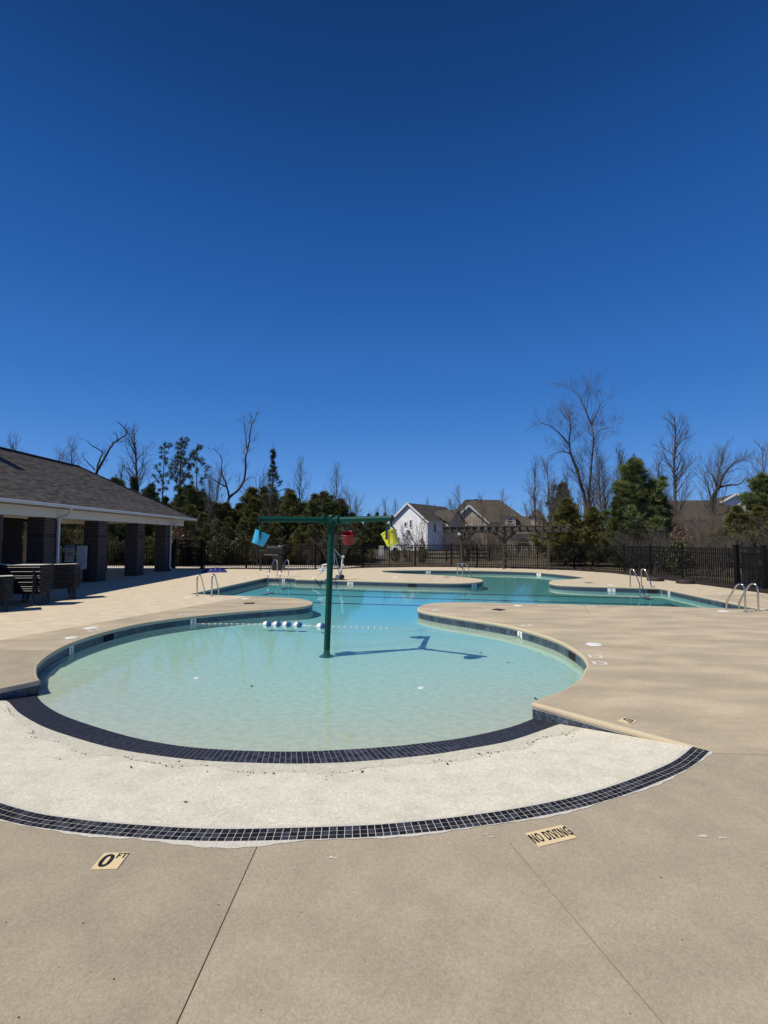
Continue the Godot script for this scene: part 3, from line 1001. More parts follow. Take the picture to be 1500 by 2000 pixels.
# ------------------------------------------------------------------ pavilion
func shingle_face(b: MB, e0: Vector3, e1: Vector3, r0: Vector3, r1: Vector3, tone: Color, course := 0.145, tab := 0.34, spread := 0.25) -> void:
	# roof face between an eave e0-e1 and a ridge r0-r1, laid in lapped courses of tabs
	var nrm := (e1 - e0).cross(r0 - e0 if r0.distance_to(e0) > 0.01 else r1 - e0).normalized()
	var rows := maxi(1, int((r0 - e0).length() / course)) if (r0 - e0).length() > (r1 - e1).length() else maxi(1, int((r1 - e1).length() / course))
	for k in rows:
		var a0 := e0.lerp(r0, float(k) / rows)
		var a1 := e1.lerp(r1, float(k) / rows)
		var b0 := e0.lerp(r0, float(k + 1) / rows)
		var b1 := e1.lerp(r1, float(k + 1) / rows)
		var cnt := maxi(1, int((a1 - a0).length() / tab))
		var shift := 0.5 * (k % 2) / cnt
		for i in cnt + 1:
			var u0 := clampf(float(i) / cnt - shift, 0, 1)
			var u1 := clampf(float(i + 1) / cnt - shift, 0, 1)
			if u1 - u0 < 1e-4:
				continue
			var s := 1.0 + rng.randf_range(-spread, spread)
			b.col = Color(tone.r * s * rng.randf_range(0.95, 1.05), tone.g * s, tone.b * s)
			var up := nrm * (0.010 + rng.randf() * 0.004)
			var p0 := a0.lerp(a1, u0)
			var p1 := a0.lerp(a1, u1)
			b.quad(p0 + up, p1 + up, b0.lerp(b1, u1), b0.lerp(b1, u0))
			b.quad(p0, p1, p1 + up, p0 + up)

func brick_face(b: MB, o: Vector3, ax: Vector3, width: float, height: float, offset: float) -> void:
	# running bond on a wall face: o lower left corner, ax along the wall; normal is ax x up
	var nrm := ax.cross(UPV)
	var rows := int(height / 0.075)
	for r in rows:
		var soldier := r >= rows - 11 and r <= rows - 9
		var x := -0.1075 * ((r + int(offset)) % 2)
		var l := 0.215
		if soldier:
			if r != rows - 11:
				continue
			x = 0.0
			l = 0.075
		while x < width - 0.01:
			var x0 := maxf(x, 0.0) + 0.007
			var x1 := minf(x + l, width) - 0.007
			if x1 - x0 > 0.015:
				var s := rng.randf_range(0.7, 1.25)
				b.col = Color(0.058 * s, 0.028 * s, 0.023 * s) if rng.randf() > 0.2 else Color(0.03, 0.02, 0.018)
				var y0 := r * 0.075 + 0.007
				var y1 := (r + (3 if soldier else 1)) * 0.075 - 0.007
				var p := o + nrm * 0.006
				var A := p + ax * x0 + UPV * y0
				var B := p + ax * x1 + UPV * y0
				var C := p + ax * x1 + UPV * y1
				var D := p + ax * x0 + UPV * y1
				b.quad(A, B, C, D)
				var d := nrm * -0.008
				b.quad(D, C, C + d, D + d)
				b.quad(A + d, B + d, B, A)
				b.quad(B, B + d, C + d, C)
				b.quad(A + d, A, D, D + d)
			x += l

func build_pavilion() -> void:
	var t := thing("pool_pavilion", "brick pool pavilion with hipped brown shingle roof and white gutter", "pavilion")
	var xe := -12.9
	var xr := -17.86
	var xb := -22.82
	var ye := 3.38
	var yr := 6.24
	var zf := -9.0
	var zb := -33.0
	var za := zb + 4.96
	# roof
	var rb := MB.new()
	var tone := Color(0.112, 0.097, 0.088)
	shingle_face(rb, Vector3(xe, ye, zf), Vector3(xe, ye, zb), Vector3(xr, yr, zf), Vector3(xr, yr, za), tone, 0.145, 0.34, 0.6)
	shingle_face(rb, Vector3(xe, ye, zb), Vector3(xb, ye, zb), Vector3(xr, yr, za), Vector3(xr, yr, za), tone, 0.29, 0.6)
	shingle_face(rb, Vector3(xb, ye, zb), Vector3(xb, ye, zf), Vector3(xr, yr, za), Vector3(xr, yr, zf), tone, 0.29, 0.6)
	var roof := part("roof", rb, mats["shingle"], t, true)
	var cap := MB.new()
	cap.beam(Vector3(xr, yr + 0.02, zf), Vector3(xr, yr + 0.02, za), 0.26, 0.03, 0.008)
	for xx in [xe, xb]:
		cap.beam(Vector3(xr, yr + 0.015, za), Vector3(xx, ye + 0.02, zb), 0.24, 0.03, 0.008)
	var capm := mat("ridge cap", Color(0.10, 0.082, 0.072), 0.95)
	part("ridge_cap", cap, capm, roof)
	var deck := MB.new()
	# underside of the roof, so that the pavilion is closed above
	deck.quad(Vector3(xe - 0.1, ye - 0.12, zf), Vector3(xb + 0.1, ye - 0.12, zf), Vector3(xb + 0.1, ye - 0.12, zb + 0.1), Vector3(xe - 0.1, ye - 0.12, zb + 0.1))
	part("ceiling", deck, mats["soffit"], t)
	var bb := MB.new()
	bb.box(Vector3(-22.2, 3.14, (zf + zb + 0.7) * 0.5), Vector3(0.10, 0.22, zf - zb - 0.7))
	part("back_beam", bb, mats["dark wall"], t)  # dark colour stands in for the shade on this rear beam
	var ch := MB.new()
	ch.box(Vector3(-17.3, 6.3, -20.3), Vector3(0.6, 1.3, 0.6))
	part("chimney", ch, mats["dark wall"], roof)
	# gutter
	var gu := MB.new()
	for s in [[Vector3(xe + 0.06, ye - 0.06, zf), Vector3(xe + 0.06, ye - 0.06, zb - 0.1)], [Vector3(xe + 0.1, ye - 0.06, zb - 0.06), Vector3(xb, ye - 0.06, zb - 0.06)]]:
		gu.beam(s[0], s[1], 0.13, 0.13, 0.025)
	part("gutter", gu, mats["gutter paint"], t)
	# frieze beam over the columns
	var be := MB.new()
	be.box(Vector3(-13.42, (2.87 + 3.25) * 0.5, (zf + zb + 0.7) * 0.5), Vector3(0.10, 0.38, zf - zb - 0.7))
	be.box(Vector3(-17.6, 3.14, zb + 0.75), Vector3(8.2, 0.22, 0.10))
	part("frieze_board", be, mats["trim paint"], t)
	# columns
	for z in [-12.6, -16.73, -19.55, -23.2, -26.85, -30.3]:
		column(t, -13.8, z, true)
	for z in [-23.2, -26.85, -30.3]:
		column(t, -21.9, z, false)
	column(t, -17.8, -30.3, false)
	# enclosed rooms at the near end
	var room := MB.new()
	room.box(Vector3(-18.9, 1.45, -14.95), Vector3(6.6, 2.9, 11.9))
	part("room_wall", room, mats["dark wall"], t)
	# downspouts
	for z in [-19.85, -30.3]:
		var d := MB.new()
		var pts := PackedVector3Array([Vector3(xe + 0.03, ye - 0.12, z), Vector3(xe + 0.03, ye - 0.26, z), Vector3(xe - 0.06, ye - 0.38, z), Vector3(-13.27, 2.9, z), Vector3(-13.34, 2.75, z), Vector3(-13.34, 0.28, z), Vector3(-13.30, 0.16, z), Vector3(-13.12, 0.08, z)])
		for i in pts.size() - 1:
			d.beam(pts[i], pts[i + 1] + (pts[i + 1] - pts[i]).normalized() * 0.015, 0.10, 0.08, 0.012, Vector3(0, 0, 1))
		part("downspout", d, mats["gutter paint"], t)
	# notice board panel on a black rail between two columns
	var rail := thing("notice_rail", "black rail between two brick columns carrying the notices", "railing", Vector3(-14.5, 0, -22.45))
	var rl := MB.new()
	for y in [0.15, 1.05, 1.72]:
		rl.box(Vector3(0, y, 0), Vector3(1.75, 0.04, 0.04))
	for k in 18:
		rl.box(Vector3(-0.85 + k * 0.1, 0.9, 0), Vector3(0.018, 1.75, 0.018))
	part("rail_frame", rl, mats["black iron"], rail)
	var bd := thing("notice_board", "large plain white notice board beside the brick column", "notice board", Vector3(-13.92, 0.62, -22.36))
	var b1 := MB.new()
	b1.cbox(Vector3(0, 0.54, 0), Vector3(0.47, 1.08, 0.02), 0.004)
	part("panel", b1, mats["white paint"], bd)
	var bt := MB.new()
	for k in 12:
		bt.box(Vector3(-0.02 + 0.02 * sin(k * 2.1), 0.98 - k * 0.075, 0.0115), Vector3(0.34 - 0.05 * absf(sin(k * 1.3)), 0.012, 0.002))
	part("print", bt, mat("faint ink", Color(0.45, 0.46, 0.48), 0.6), bd)
	var bp := thing("rules_sign", "pool rules sign with blue heading and red capitals, left of the white board", "sign", Vector3(-14.50, 0.95, -22.38))
	var b2 := MB.new()
	b2.cbox(Vector3(0, 0.38, 0), Vector3(0.42, 0.78, 0.015), 0.003)
	part("panel", b2, mat("cream board", Color(0.62, 0.58, 0.50), 0.6), bp)
	var hd := MB.new()
	hd.box(Vector3(0, 0.69, 0.0085), Vector3(0.40, 0.13, 0.003))
	part("heading_band", hd, mat("pale blue", Color(0.42, 0.46, 0.60), 0.6), bp)
	letters("RULES", 0.085, mats["blue ink"], bp, Transform3D(Basis(), Vector3(0, 0.69, 0.011)), 0.9)
	letters("O", 0.09, mats["ink"], bp, Transform3D(Basis(), Vector3(0, 0.545, 0.009)), 1.0)
	letters("WARNING", 0.07, mats["red ink"], bp, Transform3D(Basis(), Vector3(0, 0.41, 0.009)), 0.8)
	letters("NO LIFEGUARD", 0.06, mats["red ink"], bp, Transform3D(Basis(), Vector3(0, 0.30, 0.009)), 0.7)
	for k in 2:
		var sn := thing("notice_sheet", ["small white notice sheet, upper of two behind the downspout", "small white notice sheet, lower of two behind the downspout"][k], "notice", Vector3(-14.98, 1.33 - k * 0.42, -22.39))
		var b3 := MB.new()
		b3.cbox(Vector3(0, 0.17, 0), Vector3(0.20, 0.36, 0.01), 0.002)
		part("panel", b3, mats["white paint"], sn)
		var b4 := MB.new()
		for j in 6:
			b4.box(Vector3(0, 0.30 - j * 0.05, 0.006), Vector3(0.15, 0.012, 0.002))
		part("print", b4, mat("pink ink", Color(0.45, 0.25, 0.28), 0.6), sn)

func column(t: Node3D, x: float, z: float, full: bool) -> void:
	var w := 0.7
	var core := MB.new()
	core.box(Vector3(x, 1.435, z), Vector3(w, 2.87, w))
	var c := part("column", core, mats["mortar"], t)
	var b := MB.new()
	brick_face(b, Vector3(x - w / 2, 0, z + w / 2), Vector3(1, 0, 0), w, 2.87, 0)
	brick_face(b, Vector3(x + w / 2, 0, z + w / 2), Vector3(0, 0, -1), w, 2.87, 1)
	if full:
		brick_face(b, Vector3(x + w / 2, 0, z - w / 2), Vector3(-1, 0, 0), w, 2.87, 0)
	tag(part("brick", b, mats["brick"], c, true), "", "", "", "stuff")

# ------------------------------------------------------------------ fences
func fence(label: String, pts: Array, called := "iron_fence") -> void:
	var at: Vector2 = pts[0]
	var t := thing(called, label, "fence", flat(at, 0))
	var iron: Material = mats["black iron"]
	var pick := MB.new()
	pick.cbox(Vector3(0, 0.84, 0), Vector3(0.034, 1.58, 0.034), 0.005)
	var pm := pick.mesh()
	var postb := MB.new()
	postb.cbox(Vector3(0, 0.84, 0), Vector3(0.065, 1.74, 0.065), 0.006)
	postb.cbox(Vector3(0, 1.72, 0), Vector3(0.085, 0.03, 0.085), 0.006)
	var postm := postb.mesh()
	var count := 0
	var rest := MB.new()
	for i in pts.size() - 1:
		var a: Vector2 = pts[i] - at
		var b: Vector2 = pts[i + 1] - at
		var l := a.distance_to(b)
		var dir := (b - a).normalized()
		var bs := Basis(flat(dir, 0), UPV, flat(Vector2(-dir.y, dir.x), 0)).orthonormalized()
		var bays := maxi(1, int(round(l / 2.4)))
		for k in bays + (1 if i == pts.size() - 2 else 0):
			show_mesh("post", postm, iron, t, Transform3D(bs, flat(a.lerp(b, float(k) / bays), 0)))
		for y in [0.17, 1.36, 1.54]:
			var rb := MB.new()
			rb.beam(flat(a, y), flat(b, y), 0.034, 0.036, 0.005)
			part("rail", rb, iron, t)
		var n := int(l / 0.13)
		for k in n:
			var p := flat(a.lerp(b, (k + 0.5) / n), 0)
			if count < 300:
				show_mesh("picket", pm, iron, t, Transform3D(bs, p))
			else:
				rest.cbox(p + Vector3(0, 0.84, 0), Vector3(0.034, 1.58, 0.034), 0.005, bs)
			count += 1
	if rest.v.size():
		tag(part("picket", rest, iron, t), "", "", "", "stuff")

func gate(label: String, a: Vector2, b: Vector2, hgt: float) -> void:
	var t := thing("iron_gate", label, "gate", flat(a, 0))
	var d := b - a
	var dir := d.normalized()
	var bs := Basis(flat(dir, 0), UPV, flat(Vector2(-dir.y, dir.x), 0)).orthonormalized()
	var iron: Material = mats["black iron"]
	for e in [Vector2.ZERO, d]:
		var pb := MB.new()
		pb.cbox(flat(e, hgt * 0.5), Vector3(0.15, hgt, 0.15), 0.01, bs)
		pb.cbox(flat(e, hgt + 0.02), Vector3(0.18, 0.04, 0.18), 0.01, bs)
		part("gate_post", pb, iron, t)
	for y in [0.16, 0.85, 1.42, hgt - 0.08]:
		var rb := MB.new()
		rb.beam(flat(dir * 0.08, y), flat(d - dir * 0.08, y), 0.045, 0.06, 0.006)
		part("rail", rb, iron, t)
	var n := int(d.length() / 0.105)
	for k in n:
		var pk := MB.new()
		pk.cbox(flat(d * ((k + 0.5) / n), hgt * 0.5 + 0.02), Vector3(0.03, hgt - 0.06, 0.02), 0.004, bs)
		part("picket", pk, iron, t)
	# perforated safety panel round the latch, and the latch
	var pan := MB.new()
	for k in int(d.length() * 0.75 / 0.06):
		pan.cbox(flat(d * 0.22 + dir * k * 0.06, 0.80), Vector3(0.045, 1.25, 0.006), 0.002, bs)
	part("guard_panel", pan, iron, t)
	var lb := MB.new()
	lb.cbox(flat(d * 0.93, 1.05) + bs.z * 0.05, Vector3(0.12, 0.2, 0.08), 0.01, bs)
	part("latch", lb, mats["black plastic"], t)

func build_fences() -> void:
	fence("black iron picket fence running behind the brick pavilion", [V2(-27, -34.3), V2(-14.6, -33.5)])
	gate("tall black iron gate right of the pavilion's last downspout", V2(-14.4, -33.35), V2(-12.35, -32.95), 1.95)
	fence("black iron picket fence between the left gate and the pool lift", [V2(-12.2, -32.95), V2(-9.4, -33.15), V2(-6.7, -32.6), V2(-4.6, -32.6), V2(-3.0, -33.1), V2(-1.5, -34.4)])
	fence("black iron picket fence along the back behind the timber pergola", [V2(-1.5, -34.4), V2(2.3, -35.8), V2(5.0, -36.0), V2(8.6, -34.9), V2(12.6, -32.2), V2(14.5, -29.3)])
	fence("black iron picket fence down the right side in front of the pines", [V2(14.5, -29.3), V2(14.85, -24.2), V2(14.95, -20.7)])
	gate("black iron gate in the right-hand fence beyond the near ladder", V2(14.95, -20.6), V2(15.02, -19.2), 1.72)
	fence("black iron picket fence nearer than the right-hand gate", [V2(15.02, -19.1), V2(15.4, -14), V2(15.8, -6)])

# ------------------------------------------------------------------ houses beyond
func siding(b: MB, a: Vector3, d: Vector3, h: float, apex := -1.0) -> void:
	# lapped boards on a wall from a to d (seen from outside, left to right), gabled when apex > h
	var along := d - a
	var nrm := along.normalized().cross(UPV)
	var y := 0.0
	var top := maxf(h, apex)
	while y < top - 0.01:
		var y1 := minf(y + 0.2, top)
		var i0 := 0.0
		var i1 := 0.0
		if y > h:
			i0 = (y - h) / (apex - h) * 0.5
		if y1 > h and apex > h:
			i1 = (y1 - h) / (apex - h) * 0.5
		var lip := nrm * 0.025
		b.quad(a + along * i0 + UPV * y + lip, a + along * (1.0 - i0) + UPV * y + lip, a + along * (1.0 - i1) + UPV * y1, a + along * i1 + UPV * y1)
		b.quad(a + along * i0 + UPV * y, a + along * (1.0 - i0) + UPV * y, a + along * (1.0 - i0) + UPV * y + lip, a + along * i0 + UPV * y + lip)
		y = y1

func house_window(t: Node3D, at: Vector3, turn: float, w: float, h: float) -> void:
	var f := MB.new()
	var bs := Basis(UPV, turn)
	for s in [[Vector3(-w / 2, 0, 0), Vector3(0.12, h + 0.24, 0.08)], [Vector3(w / 2, 0, 0), Vector3(0.12, h + 0.24, 0.08)], [Vector3(0, h / 2 + 0.03, 0), Vector3(w - 0.12, 0.14, 0.08)], [Vector3(0, -h / 2 - 0.03, 0), Vector3(w - 0.12, 0.14, 0.10)], [Vector3(0, 0, 0), Vector3(w - 0.12, 0.05, 0.06)]]:
		f.box(at + bs * s[0], s[1], bs)
	var fr := part("window", f, mats["white paint"], t)
	var p := MB.new()
	p.box(at - bs * Vector3(0, 0, 0.012), Vector3(w - 0.05, h, 0.03), bs)
	part("pane", p, mats["window glass"], fr)

func build_houses() -> void:
	# white sided house, gable end towards the pool
	var t := thing("white_house", "white sided house with a plain gable end and brown roof", "house", Vector3(4.35, 0, -85.5), deg_to_rad(-37))
	var W := 7.8
	var L := 13.0
	var H := 5.2
	var A := 8.4
	var sb := MB.new()
	siding(sb, Vector3(-W / 2, 0, 0), Vector3(W / 2, 0, 0), H, A - 0.15)
	siding(sb, Vector3(W / 2, 0, 0), Vector3(W / 2, 0, -L), H)
	siding(sb, Vector3(-W / 2, 0, -L), Vector3(-W / 2, 0, 0), H)
	siding(sb, Vector3(W / 2, 0, -L), Vector3(-W / 2, 0, -L), H, A - 0.15)
	tag(part("siding_board", sb, mats["siding"], t), "", "", "", "stuff")
	var rb := MB.new()
	var tone := Color(0.085, 0.074, 0.060)
	shingle_face(rb, Vector3(W / 2 + 0.4, H - 0.25, 0.4), Vector3(W / 2 + 0.4, H - 0.25, -L), Vector3(0, A, 0.4), Vector3(0, A, -L), tone, 0.3, 0.9)
	shingle_face(rb, Vector3(-W / 2 - 0.4, H - 0.25, -L), Vector3(-W / 2 - 0.4, H - 0.25, 0.4), Vector3(0, A, -L), Vector3(0, A, 0.4), tone, 0.3, 0.9)
	# cross gable on the right-hand slope
	shingle_face(rb, Vector3(W / 2 + 1.6, H - 0.4, -4.8), Vector3(0.4, A - 0.9, -4.8), Vector3(W / 2 + 1.6, A - 1.0, -8.2), Vector3(0.4, A - 1.0, -8.2), tone, 0.3, 0.9)
	shingle_face(rb, Vector3(0.4, A - 0.9, -11.6), Vector3(W / 2 + 1.6, H - 0.4, -11.6), Vector3(0.4, A - 1.0, -8.2), Vector3(W / 2 + 1.6, A - 1.0, -8.2), tone, 0.3, 0.9)
	var roof := part("roof", rb, mats["shingle"], t, true)
	var tr := MB.new()
	tr.beam(Vector3(-W / 2 - 0.45, H - 0.38, 0.42), Vector3(0, A - 0.08, 0.42), 0.06, 0.3)
	tr.beam(Vector3(W / 2 + 0.45, H - 0.38, 0.42), Vector3(0, A - 0.09, 0.42), 0.06, 0.3)
	tr.beam(Vector3(W / 2 + 0.42, H - 0.32, 0.3), Vector3(W / 2 + 0.42, H - 0.32, -L), 0.12, 0.2)
	part("rake_trim", tr, mats["white paint"], roof)
	var cg := MB.new()
	siding(cg, Vector3(W / 2 + 1.2, 0, -5.2), Vector3(W / 2 + 1.2, 0, -11.2), H - 0.3, A - 1.2)
	siding(cg, Vector3(W / 2, 0, -5.2), Vector3(W / 2 + 1.2, 0, -5.2), H - 0.3)
	part("cross_gable_wall", cg, mats["cream siding"], t)
	house_window(t, Vector3(-0.6, 4.6, 0.05), 0, 0.55, 0.7)
	house_window(t, Vector3(0.5, 4.7, 0.05), 0, 0.45, 1.3)
	house_window(t, Vector3(-2.4, 1.6, 0.05), 0, 0.9, 1.3)
	house_window(t, Vector3(W / 2 + 0.05, 3.9, -2.4), PI / 2, 0.9, 1.4)
	house_window(t, Vector3(W / 2 + 1.25, 3.9, -8.2), PI / 2, 1.4, 1.4)
	house_window(t, Vector3(W / 2 + 1.25, 1.3, -8.2), PI / 2, 2.0, 1.6)
	var cb := MB.new()
	cb.box(Vector3(W / 2 + 0.02, H * 0.5, 0.02), Vector3(0.16, H, 0.16))
	cb.box(Vector3(-W / 2 - 0.02, H * 0.5, 0.02), Vector3(0.16, H, 0.16))
	part("corner_trim", cb, mats["white paint"], t)

	# cream house with hipped brown roof further right and behind
	var u := thing("cream_house", "cream house with broad hipped brown roof behind the pergola", "house", Vector3(21.5, 0, -101), deg_to_rad(-14))
	var hb := MB.new()
	siding(hb, Vector3(-8, 0, 5), Vector3(8, 0, 5), 5.4)
	siding(hb, Vector3(8, 0, 5), Vector3(8, 0, -6), 5.4)
	siding(hb, Vector3(-8, 0, -6), Vector3(-8, 0, 5), 5.4)
	siding(hb, Vector3(-6.6, 0, 6.2), Vector3(0.2, 0, 6.2), 5.4, 8.5)
	siding(hb, Vector3(0.2, 0, 6.2), Vector3(0.2, 0, 5), 5.4)
	siding(hb, Vector3(-6.6, 0, 5), Vector3(-6.6, 0, 6.2), 5.4)
	tag(part("siding_board", hb, mats["cream siding"], u), "", "", "", "stuff")
	var hr := MB.new()
	var e := 0.5
	shingle_face(hr, Vector3(-8 - e, 5.3, 5 + e), Vector3(8 + e, 5.3, 5 + e), Vector3(-4.4, 10.4, -0.5), Vector3(2.6, 10.2, -0.5), tone, 0.32, 0.9)
	shingle_face(hr, Vector3(8 + e, 5.3, 5 + e), Vector3(8 + e, 5.3, -6 - e), Vector3(2.6, 10.2, -0.5), Vector3(2.6, 10.2, -0.5), tone, 0.32, 0.9)
	shingle_face(hr, Vector3(-8 - e, 5.3, -6 - e), Vector3(-8 - e, 5.3, 5 + e), Vector3(-4.4, 10.4, -0.5), Vector3(-4.4, 10.4, -0.5), tone, 0.32, 0.9)
	shingle_face(hr, Vector3(8 + e, 5.3, -6 - e), Vector3(-8 - e, 5.3, -6 - e), Vector3(2.6, 10.2, -0.5), Vector3(-4.4, 10.4, -0.5), tone, 0.32, 0.9)
	shingle_face(hr, Vector3(0.6, 5.2, 6.6), Vector3(0.6, 5.2, 1.6), Vector3(-3.2, 8.75, 6.6), Vector3(-3.2, 8.75, 1.6), tone, 0.32, 0.9)
	shingle_face(hr, Vector3(-7.0, 5.2, 1.6), Vector3(-7.0, 5.2, 6.6), Vector3(-3.2, 8.75, 1.6), Vector3(-3.2, 8.75, 6.6), tone, 0.32, 0.9)
	# lower wing to the right with two dark dormers
	shingle_face(hr, Vector3(3.0, 3.3, 10.5), Vector3(11.5, 3.3, 10.5), Vector3(3.6, 6.4, 6.0), Vector3(11.0, 6.4, 6.0), tone, 0.32, 0.9)
	var hroof := part("roof", hr, mats["shingle"], u, true)
	var wr := MB.new()
	siding(wr, Vector3(3.3, 0, 10.0), Vector3(11.2, 0, 10.0), 3.4)
	siding(wr, Vector3(11.2, 0, 10.0), Vector3(11.2, 0, 5.0), 3.4)
	part("wing_wall", wr, mats["cream siding"], u)
	var rt := MB.new()
	rt.beam(Vector3(-7.1, 5.05, 6.62), Vector3(-3.2, 8.66, 6.62), 0.06, 0.32)
	rt.beam(Vector3(0.7, 5.05, 6.62), Vector3(-3.2, 8.65, 6.62), 0.06, 0.32)
	rt.beam(Vector3(3.0, 3.2, 10.55), Vector3(11.5, 3.2, 10.55), 0.12, 0.22)
	part("rake_trim", rt, mats["white paint"], hroof)
	for x in [4.6, 9.4]:
		var db := MB.new()
		db.box(Vector3(x, 5.4, 8.2), Vector3(2.0, 2.2, 2.4))
		var dm := part("dormer", db, mats["cream siding"], u)
		var dr := MB.new()
		shingle_face(dr, Vector3(x - 1.3, 6.2, 9.7), Vector3(x + 1.3, 6.2, 9.7), Vector3(x - 0.5, 7.5, 8.2), Vector3(x + 0.5, 7.5, 8.2), tone, 0.3, 0.8)
		shingle_face(dr, Vector3(x + 1.3, 6.2, 9.7), Vector3(x + 1.3, 6.2, 6.0), Vector3(x + 0.5, 7.5, 8.2), Vector3(x + 0.5, 7.5, 6.0), tone, 0.3, 0.8)
		shingle_face(dr, Vector3(x - 1.3, 6.2, 6.0), Vector3(x - 1.3, 6.2, 9.7), Vector3(x - 0.5, 7.5, 6.0), Vector3(x - 0.5, 7.5, 8.2), tone, 0.3, 0.8)
		part("dormer_roof", dr, mats["shingle"], dm, true)
		house_window(u, Vector3(x, 5.5, 9.45), 0, 1.1, 1.0)
	house_window(u, Vector3(-3.2, 4.0, 6.25), 0, 1.3, 1.5)
	house_window(u, Vector3(-3.2, 1.4, 6.25), 0, 1.3, 1.5)
	house_window(u, Vector3(6.9, 1.4, 10.05), 0, 2.2, 1.6)

	# house at the right, mostly behind the brush
	var w := thing("gabled_house", "white gable of a house showing over the brush at far right", "house", Vector3(54.7, 0, -75), deg_to_rad(-20))
	var gs := MB.new()
	siding(gs, Vector3(-5.5, 0, 0), Vector3(5.5, 0, 0), 5.6, 8.9)
	siding(gs, Vector3(-5.5, 0, -9), Vector3(-5.5, 0, 0), 5.6)
	tag(part("siding_board", gs, mats["siding"], w), "", "", "", "stuff")
	var gr := MB.new()
	shingle_face(gr, Vector3(6.1, 5.4, 0.5), Vector3(6.1, 5.4, -10), Vector3(0, 9.1, 0.5), Vector3(0, 9.1, -10), tone, 0.32, 0.9)
	shingle_face(gr, Vector3(-6.1, 5.4, -10), Vector3(-6.1, 5.4, 0.5), Vector3(0, 9.1, -10), Vector3(0, 9.1, 0.5), tone, 0.32, 0.9)
	var gro := part("roof", gr, mats["shingle"], w, true)
	var gt := MB.new()
	gt.beam(Vector3(-6.1, 5.3, 0.52), Vector3(0, 9.0, 0.52), 0.06, 0.3)
	gt.beam(Vector3(6.1, 5.3, 0.52), Vector3(0, 8.99, 0.52), 0.06, 0.3)
	part("rake_trim", gt, mats["white paint"], gro)
	house_window(w, Vector3(-1.5, 4.0, 0.05), 0, 1.0, 1.4)
	house_window(w, Vector3(2.0, 4.0, 0.05), 0, 1.0, 1.4)
	var x2 := thing("brown_roofed_house", "low brown hipped roof half hidden in the twigs at right", "house", Vector3(42.5, 0, -66), deg_to_rad(-12))
	var xb2 := MB.new()
	siding(xb2, Vector3(-6.5, 0, 4), Vector3(6.5, 0, 4), 4.6)
	siding(xb2, Vector3(-6.5, 0, -4), Vector3(-6.5, 0, 4), 4.6)
	tag(part("siding_board", xb2, mats["cream siding"], x2), "", "", "", "stuff")
	var xr2 := MB.new()
	shingle_face(xr2, Vector3(-7, 4.5, 4.5), Vector3(7, 4.5, 4.5), Vector3(-3.6, 7.3, 0), Vector3(2.2, 7.3, 0), tone, 0.3, 0.9)
	shingle_face(xr2, Vector3(-7, 4.5, -4.5), Vector3(-7, 4.5, 4.5), Vector3(-3.6, 7.3, 0), Vector3(-3.6, 7.3, 0), tone, 0.3, 0.9)
	shingle_face(xr2, Vector3(7, 4.5, 4.5), Vector3(7, 4.5, -4.5), Vector3(2.2, 7.3, 0), Vector3(2.2, 7.3, 0), tone, 0.3, 0.9)
	part("roof", xr2, mats["shingle"], x2, true)
	house_window(x2, Vector3(-2.0, 3.0, 4.05), 0, 1.2, 1.3)
	# ranch rail fence in the yard behind the pergola
	var rf := thing("ranch_rail_fence", "low dark timber rail fence in the yard behind the pergola", "fence", Vector3(3.6, 0, -43))
	for k in 4:
		var pb := MB.new()
		pb.cbox(Vector3(k * 2.0, 0.6, -0.4 * k), Vector3(0.12, 1.2, 0.12), 0.01)
		part("post", pb, mats["weathered wood"], rf)
		if k < 3:
			for y in [0.35, 0.7, 1.05]:
				var rr := MB.new()
				rr.beam(Vector3(k * 2.0, y, -0.4 * k + 0.08), Vector3(k * 2.0 + 2.0, y - 0.04, -0.4 * k - 0.32), 0.04, 0.12, 0.008)
				part("rail", rr, mats["weathered wood"], rf)
	var ub := thing("utility_cabinet", "small white utility cabinet on the grass left of the white house", "cabinet", Vector3(-0.3, 0, -58))
	var ubm := MB.new()
	ubm.cbox(Vector3(0, 0.62, 0), Vector3(0.62, 1.24, 0.5), 0.03)
	part("case", ubm, mats["white paint"], ub)
	var ud := MB.new()
	ud.cbox(Vector3(0, 0.66, 0.256), Vector3(0.5, 0.96, 0.02), 0.006)
	part("door", ud, mats["white plastic"], ub)

# ------------------------------------------------------------------ bucket post
const POST_TOP := Vector3(-1.06, 2.39, -9.8)

